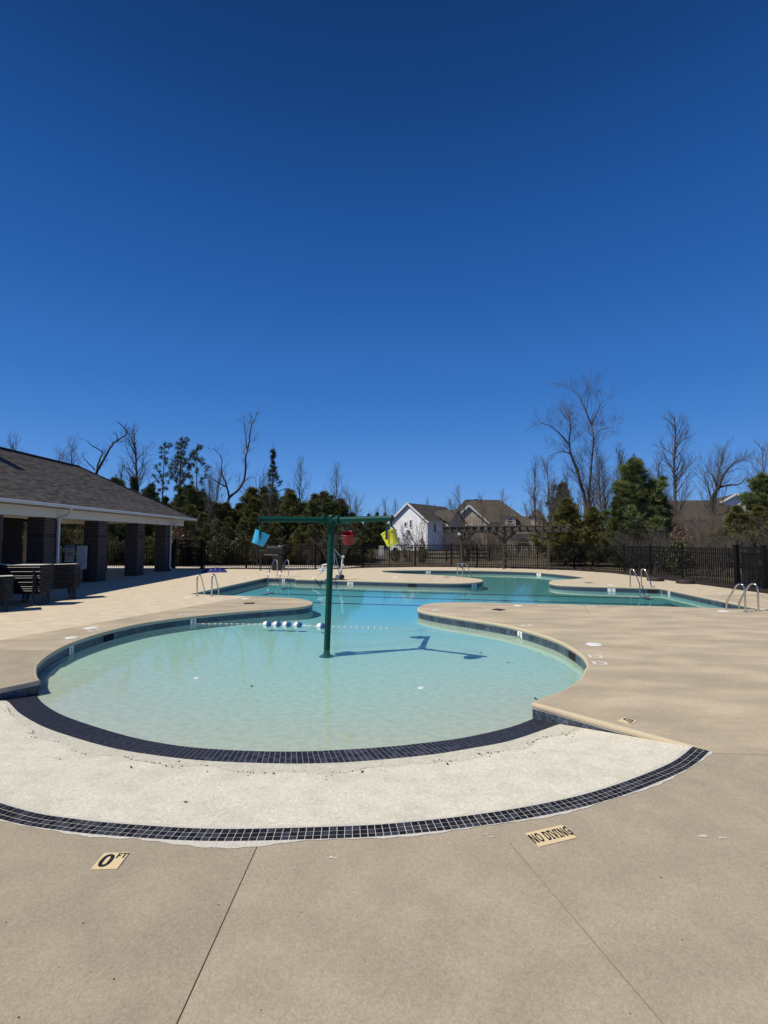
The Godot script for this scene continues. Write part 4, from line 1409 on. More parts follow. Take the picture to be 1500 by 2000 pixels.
func build_splash_post() -> void:
	var base := Vector3(-1.145, floor_height(shore_depth(V2(-1.145, -9.8))), -9.8)
	var t := thing("bucket_post", "dark green splash post with three arms standing in the wading pool", "water feature", base)
	var g: Material = mats["green paint"]
	var top := POST_TOP - base
	var p := MB.new()
	p.tube(PackedVector3Array([Vector3(0, 0, 0), top * 0.25, top * 0.5, top * 0.75, top + Vector3(0, 0.07, 0)]), 0.062, 0.062, 28)
	part("post", p, g, t)
	var f := MB.new()
	f.lathe(PackedVector2Array([V2(0.15, 0.0), V2(0.15, 0.012), V2(0.13, 0.022), V2(0.085, 0.035), V2(0.07, 0.075), V2(0.062, 0.08)]), Vector3.ZERO, Basis(), 32)
	part("base_flange", f, g, t)
	var c := MB.new()
	c.lathe(PackedVector2Array([V2(0.07, -0.09), V2(0.075, -0.085), V2(0.075, 0.07), V2(0.06, 0.095), V2(0.03, 0.105), V2(0.0, 0.108)]), top, Basis(), 28)
	part("hub", c, g, t)
	var names := ["light blue tilted bucket hanging from the left arm", "red tilted bucket hanging from the rear arm behind the post", "yellow tilted bucket hanging from the right arm"]
	var colors := ["blue bucket", "red bucket", "yellow bucket"]
	var angles := [193.0, 80.0, -32.0]
	for k in 3:
		var an := deg_to_rad(angles[k])
		var d := Vector3(cos(an), 0, -sin(an))
		var arm := MB.new()
		arm.tube(PackedVector3Array([top + d * 0.05, top + d * 0.7, top + d * 1.42]), 0.054, 0.054, 24)
		var am := part("arm", arm, g, t)
		var fl := MB.new()
		var bs := Basis(d.cross(UPV), d, UPV).orthonormalized()
		bs = Basis(UPV.cross(d), d, UPV.cross(d).cross(d)).orthonormalized()
		fl.lathe(PackedVector2Array([V2(0.0, -0.018), V2(0.088, -0.018), V2(0.092, -0.012), V2(0.092, 0.012), V2(0.088, 0.018), V2(0.0, 0.018)]), top + d * 0.19, bs, 24)
		fl.lathe(PackedVector2Array([V2(0.0, -0.014), V2(0.086, -0.014), V2(0.086, 0.012), V2(0.0, 0.012)]), top + d * 0.155, bs, 24)
		for q in 6:
			var qa := q * TAU / 6
			fl.lathe(PackedVector2Array([V2(0.009, 0.018), V2(0.009, 0.03), V2(0.0, 0.031)]), top + d * 0.19 + (bs.x * cos(qa) + bs.z * sin(qa)) * 0.075, bs, 6)
		part("flange", fl, g, am)
		var cap := MB.new()
		cap.lathe(PackedVector2Array([V2(0.0, -0.02), V2(0.06, -0.02), V2(0.06, 0.018), V2(0.05, 0.026), V2(0.0, 0.028)]), top + d * 1.42, bs, 24)
		part("end_cap", cap, mat("dark green paint", Color(0.003, 0.022, 0.018), 0.4), am)
		# bucket with its yoke
		var pv := POST_TOP + d * 1.40 + Vector3(0, -0.37, 0)
		var bk := thing("tipping_bucket", names[k], "bucket", pv)
		var axis := UPV.cross(d).normalized()
		var yoke := MB.new()
		var s := 0.162
		var h := 0.315
		yoke.beam(Vector3(0, h, 0), Vector3(0, h - 0.075, 0), 0.045, 0.03, 0.004, axis)
		for sg in [-1.0, 1.0]:
			yoke.beam(Vector3(0, h - 0.07, 0) , axis * sg * s + Vector3(0, 0.15, 0), 0.035, 0.014, 0.003, d)
			yoke.beam(axis * sg * s + Vector3(0, 0.155, 0), axis * sg * s + Vector3(0, -0.03, 0), 0.035, 0.014, 0.003, d)
		part("yoke", yoke, g, bk)
		var pin := MB.new()
		pin.tube(PackedVector3Array([axis * -(s + 0.035), axis * -0.12]), 0.009, 0.009, 10)
		pin.tube(PackedVector3Array([axis * 0.12, axis * (s + 0.035)]), 0.009, 0.009, 10)
		part("pivot_pin", pin, mats["steel"], bk)
		var shell := MB.new()
		var tilt := Basis(axis, deg_to_rad(-22.0))
		var bb := tilt * Basis(axis, UPV, axis.cross(UPV)).orthonormalized()
		shell.lathe(PackedVector2Array([V2(0.0, -0.13), V2(0.108, -0.13), V2(0.116, -0.122), V2(0.146, 0.10), V2(0.154, 0.104), V2(0.156, 0.125), V2(0.150, 0.13), V2(0.143, 0.125), V2(0.112, -0.115), V2(0.0, -0.118)]), Vector3(0, -0.005, 0), bb, 36)
		part("shell", shell, mats[colors[k]], bk)

# ------------------------------------------------------------------ pool furniture
func ladder(label: String, mid: Vector2, dir: Vector2, half := 0.27, reach := 1.0, high := 1.0) -> void:
	dir = dir.normalized()
	var z := flat(dir, 0)
	var x := UPV.cross(z)
	var t := thing("pool_ladder", label, "pool ladder", flat(mid, 0))
	var prof := [V2(-0.32, -0.02), V2(-0.32, 0.3), V2(-0.32, 0.58), V2(-0.31, 0.66), V2(-0.275, 0.725), V2(-0.215, 0.755), V2(-0.15, 0.745), V2(-0.09, 0.70), V2(-0.04, 0.63), V2(0.06, 0.46), V2(0.19, 0.23), V2(0.225, 0.15), V2(0.235, 0.06), V2(0.235, -0.2), V2(0.235, -0.62)]
	for s in [-1.0, 1.0]:
		var b := MB.new()
		var pts := PackedVector3Array()
		for q in prof:
			pts.append(z * q.x * reach + UPV * q.y * high + x * s * half)
		b.tube(pts, 0.0245, 0.0245, 14)
		var r := part("rail", b, mats["steel"], t)
		var es := MB.new()
		es.lathe(PackedVector2Array([V2(0.055, 0.0), V2(0.052, 0.012), V2(0.03, 0.022), V2(0.0245, 0.024)]), z * -0.32 * reach + x * s * half + Vector3(0, 0.002, 0), Basis(), 18)
		part("escutcheon", es, mats["steel"], r)
	for y in [-0.30, -0.5]:
		var tb := MB.new()
		tb.cbox(z * 0.235 * reach + UPV * y, Vector3(half * 2 - 0.04, 0.03, 0.08), 0.006, Basis(x, UPV, z))
		part("tread", tb, mats["white plastic"], t)

func build_pool_things() -> void:
	ladder("steel ladder rails at the lap pool's near left corner", V2(-6.28, -17.45), V2(0.10, -1.0))
	ladder("steel ladder rails in front of the black grill at the back left", V2(-5.55, -25.45), V2(-0.12, 1.0), 0.32, 2.5, 1.2)
	ladder("steel ladder rails on the inner tip of the back deck tongue", V2(4.28, -25.72), V2(0.9, -0.45), 0.22)
	ladder("steel ladder rails at the back right near the umbrella stands", V2(10.75, -20.35), V2(0.2, 1.0))
	ladder("nearest steel ladder rails at the right front corner", V2(10.1, -13.83), V2(-0.28, -0.97), 0.24)

	# rope with floats across the wading pool
	var a := Vector3(-4.98, -0.17, -12.68)
	var c := Vector3(3.02, -0.18, -11.0)
	var rope := thing("float_rope", "thin white rope with small beads strung across the wading pool", "rope", a)
	var rp := PackedVector3Array()
	var mids := [V2(-4.98, -12.68), V2(-4.0, -12.66), V2(-3.01, -12.6), V2(-2.27, -12.52), V2(-1.6, -12.33), V2(0.4, -12.0), V2(2.0, -11.45), V2(3.02, -11.0)]
	var path := smooth(mids, 0.075)
	for p in path:
		rp.append(flat(p, WATER + 0.012) - a)
	rp[0] = Vector3(0, 0.02, 0)
	rp[rp.size() - 1] = c - a
	var rb := MB.new()
	rb.tube(rp, 0.004, 0.004, 6)
	part("cord", rb, mats["galvanised"], rope)
	var bb := MB.new()
	for i in range(4, rp.size() - 3, 2):
		if i < 70:
			bb.lathe(PackedVector2Array([V2(0.0, -0.02), V2(0.014, -0.014), V2(0.02, 0.0), V2(0.014, 0.014), V2(0.0, 0.02)]), rp[i], Basis(), 7)
	tag(part("bead", bb, mats["float white"], rope), "", "", "", "stuff")
	for e in [a, c]:
		var hk := MB.new()
		hk.cbox(e - a, Vector3(0.04, 0.04, 0.05), 0.006)
		part("hook", hk, mats["steel"], rope)
	var which := ["leftmost float of the close row of four on the rope", "second float from the left in the close row of four", "third float from the left in the close row of four", "rightmost float of the close row of four on the rope", "single float apart from the others, just left of the post"]
	var k := 0
	for p in [V2(-3.01, -12.6), V2(-2.75, -12.58), V2(-2.49, -12.55), V2(-2.2, -12.5), V2(-1.58, -12.32)]:
		var i := 0
		for j in path.size():
			if path[j].distance_to(p) < path[i].distance_to(p):
				i = j
		var d := (path[mini(i + 1, path.size() - 1)] - path[maxi(i - 1, 0)]).normalized()
		var fo := thing("rope_float", "blue and white rope float, " + which[k], "float", flat(p, WATER + 0.014), atan2(-d.y, d.x), "floats on the wading pool rope")
		var bs := Basis(Vector3(0, 0, 1), Vector3(1, 0, 0), Vector3(0, 1, 0))
		var wh := MB.new()
		wh.lathe(PackedVector2Array([V2(0.0, -0.105), V2(0.028, -0.105), V2(0.05, -0.095), V2(0.07, -0.06), V2(0.076, -0.02), V2(0.077, 0.0)]), Vector3.ZERO, bs, 24)
		part("white_half", wh, mats["float white"], fo)
		var bl := MB.new()
		bl.lathe(PackedVector2Array([V2(0.077, 0.0), V2(0.076, 0.02), V2(0.07, 0.06), V2(0.05, 0.095), V2(0.028, 0.105), V2(0.0, 0.105)]), Vector3.ZERO, bs, 24)
		part("blue_half", bl, mats["float blue"], fo)
		k += 1

	# pool lift
	var lf := thing("pool_lift", "white pool lift chair with grey hoist frame on the back deck edge", "pool lift", Vector3(-2.45, 0, -24.05))
	var wp: Material = mats["white plastic"]
	var st := MB.new()
	st.cbox(Vector3(-0.52, 0.50, 0.05), Vector3(0.62, 0.075, 0.48), 0.03)
	part("seat", st, wp, lf)
	var bk := MB.new()
	bk.cbox(Vector3(-0.18, 0.80, 0.05), Vector3(0.07, 0.62, 0.46), 0.03, Basis(Vector3(0, 0, 1), -0.06))
	part("backrest", bk, wp, lf)
	for s in [-0.26, 0.26]:
		var ar := MB.new()
		ar.tube(PackedVector3Array([Vector3(-0.19, 0.78, 0.05 + s), Vector3(-0.39, 0.76, 0.05 + s), Vector3(-0.60, 0.74, 0.05 + s), Vector3(-0.62, 0.56, 0.05 + s)]), 0.018, 0.018, 10)
		part("armrest", ar, wp, lf)
	var gm: Material = mats["galvanised"]
	var fr := MB.new()
	fr.tube(PackedVector3Array([Vector3(-0.54, 0.45, 0.05), Vector3(-0.86, 0.16, 0.05), Vector3(-1.02, 0.10, 0.05)]), 0.018, 0.018, 10)
	fr.cbox(Vector3(-1.02, 0.10, 0.05), Vector3(0.10, 0.03, 0.42), 0.01, Basis(Vector3(0, 0, 1), 0.5))
	part("footrest", fr, gm, lf)
	var ms := MB.new()
	ms.tube(PackedVector3Array([Vector3(0.30, 0.12, 0), Vector3(0.36, 0.6, 0), Vector3(0.40, 1.14, 0)]), 0.05, 0.042, 16)
	ms.cbox(Vector3(0.43, 1.13, 0), Vector3(0.13, 0.12, 0.1), 0.02)
	ms.cbox(Vector3(0.42, 0.72, 0), Vector3(0.12, 0.10, 0.1), 0.02)
	part("mast", ms, mats["trim paint"], lf)
	var bm := MB.new()
	for s in [-0.05, 0.05]:
		bm.tube(PackedVector3Array([Vector3(0.38, 1.05, s), Vector3(0.0, 1.50, s), Vector3(-0.12, 1.58, s)]), 0.022, 0.022, 10)
	bm.tube(PackedVector3Array([Vector3(-0.02, 1.46, 0), Vector3(0.26, 0.22, 0)]), 0.02, 0.02, 10)
	bm.tube(PackedVector3Array([Vector3(-0.1, 1.57, 0.05), Vector3(-0.02, 1.2, 0.05), Vector3(0.02, 0.55, 0.05)]), 0.022, 0.022, 10)
	part("boom", bm, gm, lf)
	var bs2 := MB.new()
	bs2.cbox(Vector3(0.22, 0.14, 0), Vector3(0.32, 0.16, 0.34), 0.03)
	bs2.cbox(Vector3(-0.02, 0.05, 0), Vector3(0.5, 0.05, 0.3), 0.01)
	part("base", bs2, gm, lf)
	for s in [-0.2, 0.2]:
		var wl := MB.new()
		wl.lathe(PackedVector2Array([V2(0.0, -0.03), V2(0.09, -0.03), V2(0.115, -0.02), V2(0.12, 0.0), V2(0.115, 0.02), V2(0.09, 0.03), V2(0.0, 0.03)]), Vector3(0.36, 0.122, s), Basis(Vector3(1, 0, 0), Vector3(0, 0, 1), Vector3(0, -1, 0)), 22)
		part("wheel", wl, mats["black rubber"], lf)
	var str_ := MB.new()
	str_.beam(Vector3(-0.12, 0.46, 0.27), Vector3(-0.16, 0.14, 0.32), 0.05, 0.012)
	str_.beam(Vector3(-0.16, 0.15, 0.32), Vector3(-0.2, -0.02, 0.36), 0.05, 0.012)
	part("strap", str_, mats["black rubber"], lf)

	# black grill by the back fence
	var gl := thing("barbecue_grill", "black barbecue grill with steel handle bar near the back fence", "grill", Vector3(-7.1, 0, -31.2), deg_to_rad(4))
	var bp: Material = mats["black plastic"]
	var cab := MB.new()
	cab.cbox(Vector3(0.25, 0.55, 0), Vector3(0.62, 1.02, 0.5), 0.03)
	part("cabinet", cab, bp, gl)
	var bx := MB.new()
	bx.cbox(Vector3(-0.1, 1.17, 0), Vector3(1.55, 0.26, 0.55), 0.04)
	part("firebox", bx, bp, gl)
	var ld := MB.new()
	ld.lathe(PackedVector2Array([V2(0.0, -0.5), V2(0.26, -0.5), V2(0.28, -0.47), V2(0.28, 0.47), V2(0.26, 0.5), V2(0.0, 0.5)]), Vector3(0.1, 1.32, 0), Basis(Vector3(0, 0, 1), Vector3(1, 0, 0), Vector3(0, 1, 0)), 26)
	part("lid", ld, bp, gl)
	var ck := MB.new()
	ck.tube(PackedVector3Array([Vector3(0.5, 1.4, -0.05), Vector3(0.5, 1.95, -0.05)]), 0.09, 0.09, 16)
	ck.lathe(PackedVector2Array([V2(0.14, 0.0), V2(0.13, 0.03), V2(0.0, 0.07)]), Vector3(0.5, 1.97, -0.05), Basis(), 16)
	part("chimney", ck, bp, gl)
	var hb := MB.new()
	hb.tube(PackedVector3Array([Vector3(-0.52, 1.02, 0.34), Vector3(0.28, 1.0, 0.34)]), 0.02, 0.02, 12)
	hb.lathe(PackedVector2Array([V2(0.0, -0.03), V2(0.035, -0.02), V2(0.035, 0.02), V2(0.0, 0.03)]), Vector3(0.30, 1.0, 0.34), Basis(Vector3(0, 0, 1), Vector3(1, 0, 0), Vector3(0, 1, 0)), 12)
	part("handle_bar", hb, mats["steel"], gl)
	var ha := MB.new()
	ha.tube(PackedVector3Array([Vector3(0.32, 1.62, 0.1), Vector3(0.40, 1.56, 0.22), Vector3(0.52, 1.55, 0.26), Vector3(0.64, 1.58, 0.22), Vector3(0.72, 1.64, 0.1)]), 0.014, 0.014, 10)
	part("lid_handle", ha, mats["galvanised"], gl)
	for s in [V2(-0.8, -0.2), V2(-0.8, 0.2)]:
		var lg := MB.new()
		lg.cbox(Vector3(s.x, 0.52, s.y), Vector3(0.05, 1.04, 0.05), 0.006)
		part("leg", lg, bp, gl)

	# umbrella stands without umbrellas
	for q in [[V2(13.05, -23.4), "round brown umbrella stand near the right ladder, farther of two"], [V2(13.6, -22.0), "round brown umbrella stand close to the right fence, nearer of two"]]:
		var u := thing("umbrella_stand", q[1], "umbrella stand", flat(q[0], 0), 0, "empty umbrella stands by the right fence")
		var ub := MB.new()
		ub.lathe(PackedVector2Array([V2(0.36, 0.0), V2(0.37, 0.03), V2(0.37, 0.13), V2(0.34, 0.16), V2(0.1, 0.175), V2(0.0, 0.176)]), Vector3.ZERO, Basis(), 28)
		part("base", ub, mats["brown plastic"], u)
		var us := MB.new()
		us.tube(PackedVector3Array([Vector3(0, 0.16, 0), Vector3(0, 0.62, 0)]), 0.035, 0.035, 14)
		us.tube(PackedVector3Array([Vector3(0, 0.45, 0), Vector3(0.09, 0.45, 0.02)]), 0.012, 0.012, 8)
		part("stem", us, mats["brown plastic"], u)

	# blue cover heaped on the deck
	var tarp := thing("pool_cover", "deep blue pool cover heaped on the shaded deck by the fence", "pool cover", Vector3(-10.3, 0, -29.5), 0.2)
	var tb := MB.new()
	var nu := 26
	var nv := 12
	var grid := []
	for j in nv + 1:
		for i in nu + 1:
			var x := (float(i) / nu - 0.5) * 1.45
			var z := (float(j) / nv - 0.5) * 0.9
			var edge_f := (1.0 - pow(absf(x) / 0.725, 2.6)) * (1.0 - pow(absf(z) / 0.45, 2.6))
			var h := 0.27 * pow(maxf(edge_f, 0.0), 0.6) * (0.8 + 0.16 * sin(x * 9.0 + z * 4.0) + 0.10 * sin(x * 23.0 - z * 7.0) + 0.07 * sin(z * 31.0 + x * 3.0) + 0.18 * x)
			grid.append(Vector3(x, h + 0.004, z))
	for j in nv:
		for i in nu:
			var p: int = j * (nu + 1) + i
			tb.quad(grid[p + nu + 1], grid[p + nu + 2], grid[p + 1], grid[p])
	part("fabric", tb, mats["tarp"], tarp)

# ------------------------------------------------------------------ marks and lids on the deck
func floor_tile(label: String, at: Vector2, turn: float, w: float, h: float) -> Node3D:
	var t := thing("deck_marker", label, "depth marker", flat(at, 0.0), turn)
	var b := MB.new()
	b.cbox(Vector3(0, 0.003, 0), Vector3(w, 0.006, h), 0.0015)
	part("plate", b, mats["cream tile"], t)
	return t

func build_deck_marks() -> void:
	var z := floor_tile("cream tile reading 0 FT left of the saw cut in front", V2(-1.70, -3.125), deg_to_rad(2), 0.16, 0.152)
	letters("0", 0.115, mats["ink"], z, on_ground(Vector3(-0.025, 0.007, 0.005), 0), 0.95)
	letters("FT", 0.045, mats["ink"], z, on_ground(Vector3(0.047, 0.007, -0.042), 0), 0.95)
	var nd := floor_tile("cream tile reading NO DIVING on the deck in front", V2(1.127, -3.382), deg_to_rad(18.6), 0.297, 0.153)
	letters("NO DIVING", 0.092, mats["ink"], nd, on_ground(Vector3(0, 0.007, 0.0), 0), 0.46)
	var zr := floor_tile("upside-down cream tile reading 0 FT beside the right entry wall", V2(2.68, -5.446), deg_to_rad(180 + 40), 0.15, 0.145)
	letters("0", 0.105, mats["ink"], zr, on_ground(Vector3(-0.025, 0.007, 0.005), 0), 0.95)
	letters("FT", 0.04, mats["ink"], zr, on_ground(Vector3(0.045, 0.007, -0.04), 0), 0.95)
	# worn white stencilled depth marks
	for m in [[V2(3.615, -8.39), -10.0, "worn white depth mark nearer the lid on the right deck"], [V2(3.49, -7.94), -6.0, "worn white framed depth mark on the right deck, nearest the camera"], [V2(-6.35, -10.74), 65.0, "worn white depth mark beside the left white lid"]]:
		var t := thing("worn_depth_mark", m[2], "depth marker", flat(m[0], 0.0), deg_to_rad(m[1]))
		var b := MB.new()
		for s in [[Vector3(-0.09, 0, 0), Vector3(0.035, 0.004, 0.19)], [Vector3(0.085, 0, 0.01), Vector3(0.03, 0.004, 0.15)], [Vector3(0, 0, -0.085), Vector3(0.15, 0.004, 0.025)], [Vector3(0.01, 0, 0.085), Vector3(0.12, 0.004, 0.022)]]:
			b.box(s[0] + Vector3(0, 0.003, 0), s[1])
		part("stencil", b, mats["white paint"], t)
	for m in [[V2(3.295, -11.33), 20.0, "above the right 2 marker"], [V2(1.44, -13.8), 60.0, "on the right tongue's rounded end"], [V2(4.8, -14.75), 8.0, "just right of the right tongue's lid"], [V2(6.17, -14.52), 8.0, "of the lap pool's front edge, farthest right"], [V2(-2.75, -15.6), -20.0, "on the left tongue's rounded end"], [V2(-5.3, -12.95), 35.0, "above the left 2 marker"]]:
		var t := thing("worn_depth_mark", "thin worn white mark at the coping " + m[2], "depth marker", flat(m[0], 0.0), deg_to_rad(m[1]), "worn marks at the coping edge")
		var b := MB.new()
		b.box(Vector3(-0.09, 0.003, 0), Vector3(0.09, 0.004, 0.09))
		b.box(Vector3(0.06, 0.003, 0.03), Vector3(0.12, 0.004, 0.06))
		b.box(Vector3(0.15, 0.003, -0.02), Vector3(0.03, 0.004, 0.11))
		part("stencil", b, mats["white paint"], t)
	# white skimmer lids
	var lids := [[V2(-6.604, -11.04), 0.14, "large round white skimmer lid on the left deck"], [V2(-6.35, -9.96), 0.115, "smaller round white lid nearer the camera on the left deck"], [V2(3.997, -9.338), 0.14, "round white skimmer lid on the right deck by the wading pool"], [V2(-6.75, -16.88), 0.13, "round white lid left of the near left ladder"], [V2(-4.66, -16.44), 0.13, "round white lid on the left deck tongue"], [V2(4.04, -14.72), 0.13, "round white lid on the right deck tongue"], [V2(9.44, -13.6), 0.14, "round white lid left of the nearest ladder"], [V2(-6.9, -25.0), 0.13, "round white lid at the back left pool side"], [V2(0.62, -25.7), 0.13, "round white lid on the back deck tongue"], [V2(9.9, -21.3), 0.13, "round white lid left of the back right ladder"]]
	for l in lids:
		var t := thing("skimmer_lid", l[2], "lid", flat(l[0], 0.0))
		var b := MB.new()
		b.lathe(PackedVector2Array([V2(l[1], 0.0), V2(l[1] - 0.004, 0.006), V2(l[1] - 0.02, 0.007), V2(l[1] - 0.022, 0.0055), V2(l[1] - 0.026, 0.0075), V2(0.0, 0.009)]), Vector3.ZERO, Basis(), 30)
		part("cover", b, mats["white plastic"], t)
	for l in [[V2(3.25, -13.85), 0.2, 45.0, "dark square drain grate on the right deck tongue"], [V2(-4.2, -15.22), 0.2, 5.0, "dark drain grate on the left deck tongue"], [V2(3.3, -25.6), 0.2, 20.0, "dark drain grate on the back deck tongue"], [V2(9.4, -22.3), 0.2, 10.0, "dark drain grate on the back right deck"]]:
		var t := thing("deck_drain", l[3], "drain", flat(l[0], 0.0), deg_to_rad(l[2]))
		var fb := MB.new()
		for s in [[Vector3(-0.14, 0, 0), Vector3(0.02, 0.008, 0.3)], [Vector3(0.14, 0, 0), Vector3(0.02, 0.008, 0.3)], [Vector3(0, 0, -0.14), Vector3(0.26, 0.008, 0.02)], [Vector3(0, 0, 0.14), Vector3(0.26, 0.008, 0.02)]]:
			fb.box(s[0] + Vector3(0, 0.005, 0), s[1])
		part("frame", fb, mats["brown plastic"], t)
		var pb := MB.new()
		pb.box(Vector3(0, 0.003, 0), Vector3(0.26, 0.003, 0.26))
		for k in 6:
			pb.box(Vector3(-0.11 + k * 0.044, 0.007, 0), Vector3(0.02, 0.004, 0.25))
		part("grate", pb, mats["brown plastic"], t)
	# leaf litter on the entry and in the water
	var spots := [V2(0.95, -4.95), V2(-1.62, -4.55), V2(-2.35, -4.62), V2(-3.1, -4.75), V2(-1.0, -4.52), V2(2.13, -6.93), V2(-2.06, -7.67), V2(2.33, -9.21), V2(1.98, -10.03), V2(-0.2, -4.55), V2(-1.55, -3.9), V2(0.6, -4.7)]
	var n := 0
	for p in spots:
		var y := -0.1
		if p.y < -6.5:
			y = floor_height(shore_depth(p)) + 0.004
		else:
			var si := 0
			var bi := 0
			for j in arc_in.size():
				if arc_in[j].distance_to(p) < arc_in[si].distance_to(p): si = j
			for j in band_out.size():
				if band_out[j].distance_to(p) < band_out[bi].distance_to(p): bi = j
			var da := arc_in[si].distance_to(p)
			var dbb := band_out[bi].distance_to(p)
			y = lerpf(-0.006, -0.164, da / (da + dbb)) + 0.004
		var wet: bool = p.y < -6.5
		var spot_names := ["right of the middle, near the waterline tiles", "left of middle below the debris line", "far left of the middle, second of three", "farthest left of all", "straight before the bucket post", "beside the right entry wall", "left of the middle", "just below the worn right deck marks", "under the right arm's shadow", "slightly right of the post", "nearest the upper tile band", "well right of the middle"]
		var t := thing("dead_leaf", ("small dark leaf sunk on the pool floor, " if wet else "small dry leaf on the white entry slope, ") + spot_names[n], "leaf", flat(p, y), rng.randf() * TAU, "leaves in the wading pool" if wet else "leaves on the entry slope")
		var s := 0.045 if wet else rng.randf_range(0.012, 0.026)
		var b := MB.new()
		var tip := Vector3(s, 0.01, 0)
		var tail := Vector3(-s, 0.006, 0)
		var l0 := Vector3(0.1 * s, 0.002, 0.5 * s)
		var r0 := Vector3(0.0, 0.004, -0.45 * s)
		var l1 := Vector3(0.55 * s, 0.012 * s / 0.03, 0.30 * s)
		var l2 := Vector3(-0.45 * s, 0.004, 0.28 * s)
		var r1 := Vector3(0.5 * s, 0.003, -0.16 * s)
		b.tri(tail, l2, r0)
		b.tri(l2, l0, r0)
		b.tri(l0, l1, r0)
		b.tri(l1, r1, r0)
		b.tri(l1, tip, r1)
		b.twig(tail, tail + Vector3(-0.4 * s, 0.002, 0.1 * s), 0.001, 0.001)
		part("blade", b, mat("dead leaf", Color(0.03, 0.022, 0.014), 0.9), t)
		n += 1
	# scattered grit on the front slabs
	for tone in 2:
		var gr := MB.new()
		for k in 45:
			var q := Vector2(rng.randf_range(-2.6, 2.6), rng.randf_range(-3.1, -1.7))
			var inside := true
			for j in range(0, arc_out.size(), 6):
				if q.y < arc_out[j].y + 0.1 and absf(q.x - arc_out[j].x) < 0.4:
					inside = false
			if inside:
				var g := rng.randf_range(0.0015, 0.005)
				gr.box(flat(q, g * 0.4), Vector3(g, g * 0.8, g * rng.randf_range(0.6, 1.6)), Basis(UPV, rng.randf() * TAU))
		tag(part(["pale_grit", "dark_grit"][tone], gr, mats[["white grout", "debris"][tone]], self), "", "", "", "stuff")
	# splashes of dried white plaster on the deck
	var sp := MB.new()
	for q in [[V2(-0.33, -3.16), 0.035], [V2(-0.3, -3.15), 0.02], [V2(0.70, -3.40), 0.02], [V2(0.72, -3.37), 0.026], [V2(0.78, -3.44), 0.012], [V2(-0.46, -3.24), 0.008], [V2(-0.62, -3.22), 0.010], [V2(0.55, -3.42), 0.009], [V2(2.15, -3.38), 0.05], [V2(2.27, -3.36), 0.035], [V2(-0.2, -2.7), 0.006], [V2(-0.35, -2.45), 0.006], [V2(0.05, -2.9), 0.005]]:
		var m := 9
		var ring := PackedVector2Array()
		for k in m:
			var rr: float = q[1] * rng.randf_range(0.35, 1.0)
			ring.append(q[0] + Vector2(cos(TAU * k / m) * rr, sin(TAU * k / m) * rr * 0.45))
		sp.poly(ring, 0.003)
	tag(part("plaster_splashes", sp, mats["white grout"], self), "", "", "", "stuff")

# ------------------------------------------------------------------ loungers
func make_lounger(raised: float) -> Node3D:
	var t := Node3D.new()
	t.name = "stacked_lounger"
	t.set_meta("category", "sun lounger")
	var fm: Material = mats["charcoal tube"]
	# long axis along x, foot end at x = 0, head at x = -1.95
	for s in [-0.31, 0.31]:
		var b := MB.new()
		b.tube(PackedVector3Array([Vector3(0, 0.0, s), Vector3(-1.25, 0.0, s), Vector3(-1.95, raised, s)]), 0.021, 0.021, 8)
		part("side_rail", b, fm, t)
	for q in [[0.0, 0.0], [-1.95, raised], [-1.25, 0.0]]:
		var b := MB.new()
		b.tube(PackedVector3Array([Vector3(q[0], q[1], -0.31), Vector3(q[0], q[1], 0.31)]), 0.015, 0.015, 8)
		part("cross_bar", b, fm, t)
	for x in [-0.22, -1.35]:
		var b := MB.new()
		var dx := 0.10 if x > -1.0 else -0.10
		b.tube(PackedVector3Array([Vector3(x, -0.005, -0.31), Vector3(x + dx * 0.4, -0.16, -0.335), Vector3(x + dx, -0.34, -0.345), Vector3(x + dx * 1.1, -0.36, -0.30), Vector3(x + dx * 1.1, -0.36, 0.30), Vector3(x + dx, -0.34, 0.345), Vector3(x + dx * 0.4, -0.16, 0.335), Vector3(x, -0.005, 0.31)]), 0.015, 0.015, 8)
		part("leg", b, fm, t)
	var sl := MB.new()
	sl.quad(Vector3(-1.24, 0.012, 0.29), Vector3(-0.01, 0.012, 0.29), Vector3(-0.01, 0.012, -0.29), Vector3(-1.24, 0.012, -0.29))
	sl.quad(Vector3(-0.01, 0.004, 0.29), Vector3(-1.24, 0.004, 0.29), Vector3(-1.24, 0.004, -0.29), Vector3(-0.01, 0.004, -0.29))
	part("seat_sling", sl, mats["sling"], t)
	var bs := MB.new()
	bs.quad(Vector3(-1.94, raised + 0.012, 0.29), Vector3(-1.26, 0.012, 0.29), Vector3(-1.26, 0.012, -0.29), Vector3(-1.94, raised + 0.012, -0.29))
	bs.quad(Vector3(-1.26, 0.004, 0.29), Vector3(-1.94, raised + 0.004, 0.29), Vector3(-1.94, raised + 0.004, -0.29), Vector3(-1.26, 0.004, -0.29))
	part("back_sling", bs, mats["sling"], t)
	t.set_meta("base", "stacked_lounger")
	return t

func build_loungers() -> void:
	var t := make_lounger(0.06)
	var up := make_lounger(0.22)
	var stacks := [[Vector3(-10.55, 0, -16.75), 134.0, 13, "in the stack nearest the brick columns"], [Vector3(-10.35, 0, -14.95), 177.0, 14, "in the middle stack at the left"], [Vector3(-10.55, 0, -13.85), 142.0, 10, "in the nearest stack at the left edge"]]
	for st in stacks:
		for k in st[2]:
			var where := "middle lounger "
			if k == 0: where = "lowest "
			elif k == st[2] - 1: where = "topmost "
			else: where = ordinal(k + 1) + " from the ground "
			var turn: float = deg_to_rad(st[1] - 180.0)
			copy_of(up if where == "topmost " and st[2] != 14 else t, "black sling lounger, " + where + st[3], st[0] + Vector3(rng.randf_range(-0.012, 0.012), 0.375 + k * 0.064, rng.randf_range(-0.012, 0.012)), -turn + rng.randf_range(-0.012, 0.012), Vector3.ONE, "stacked black sun loungers")
	t.free()
	up.free()

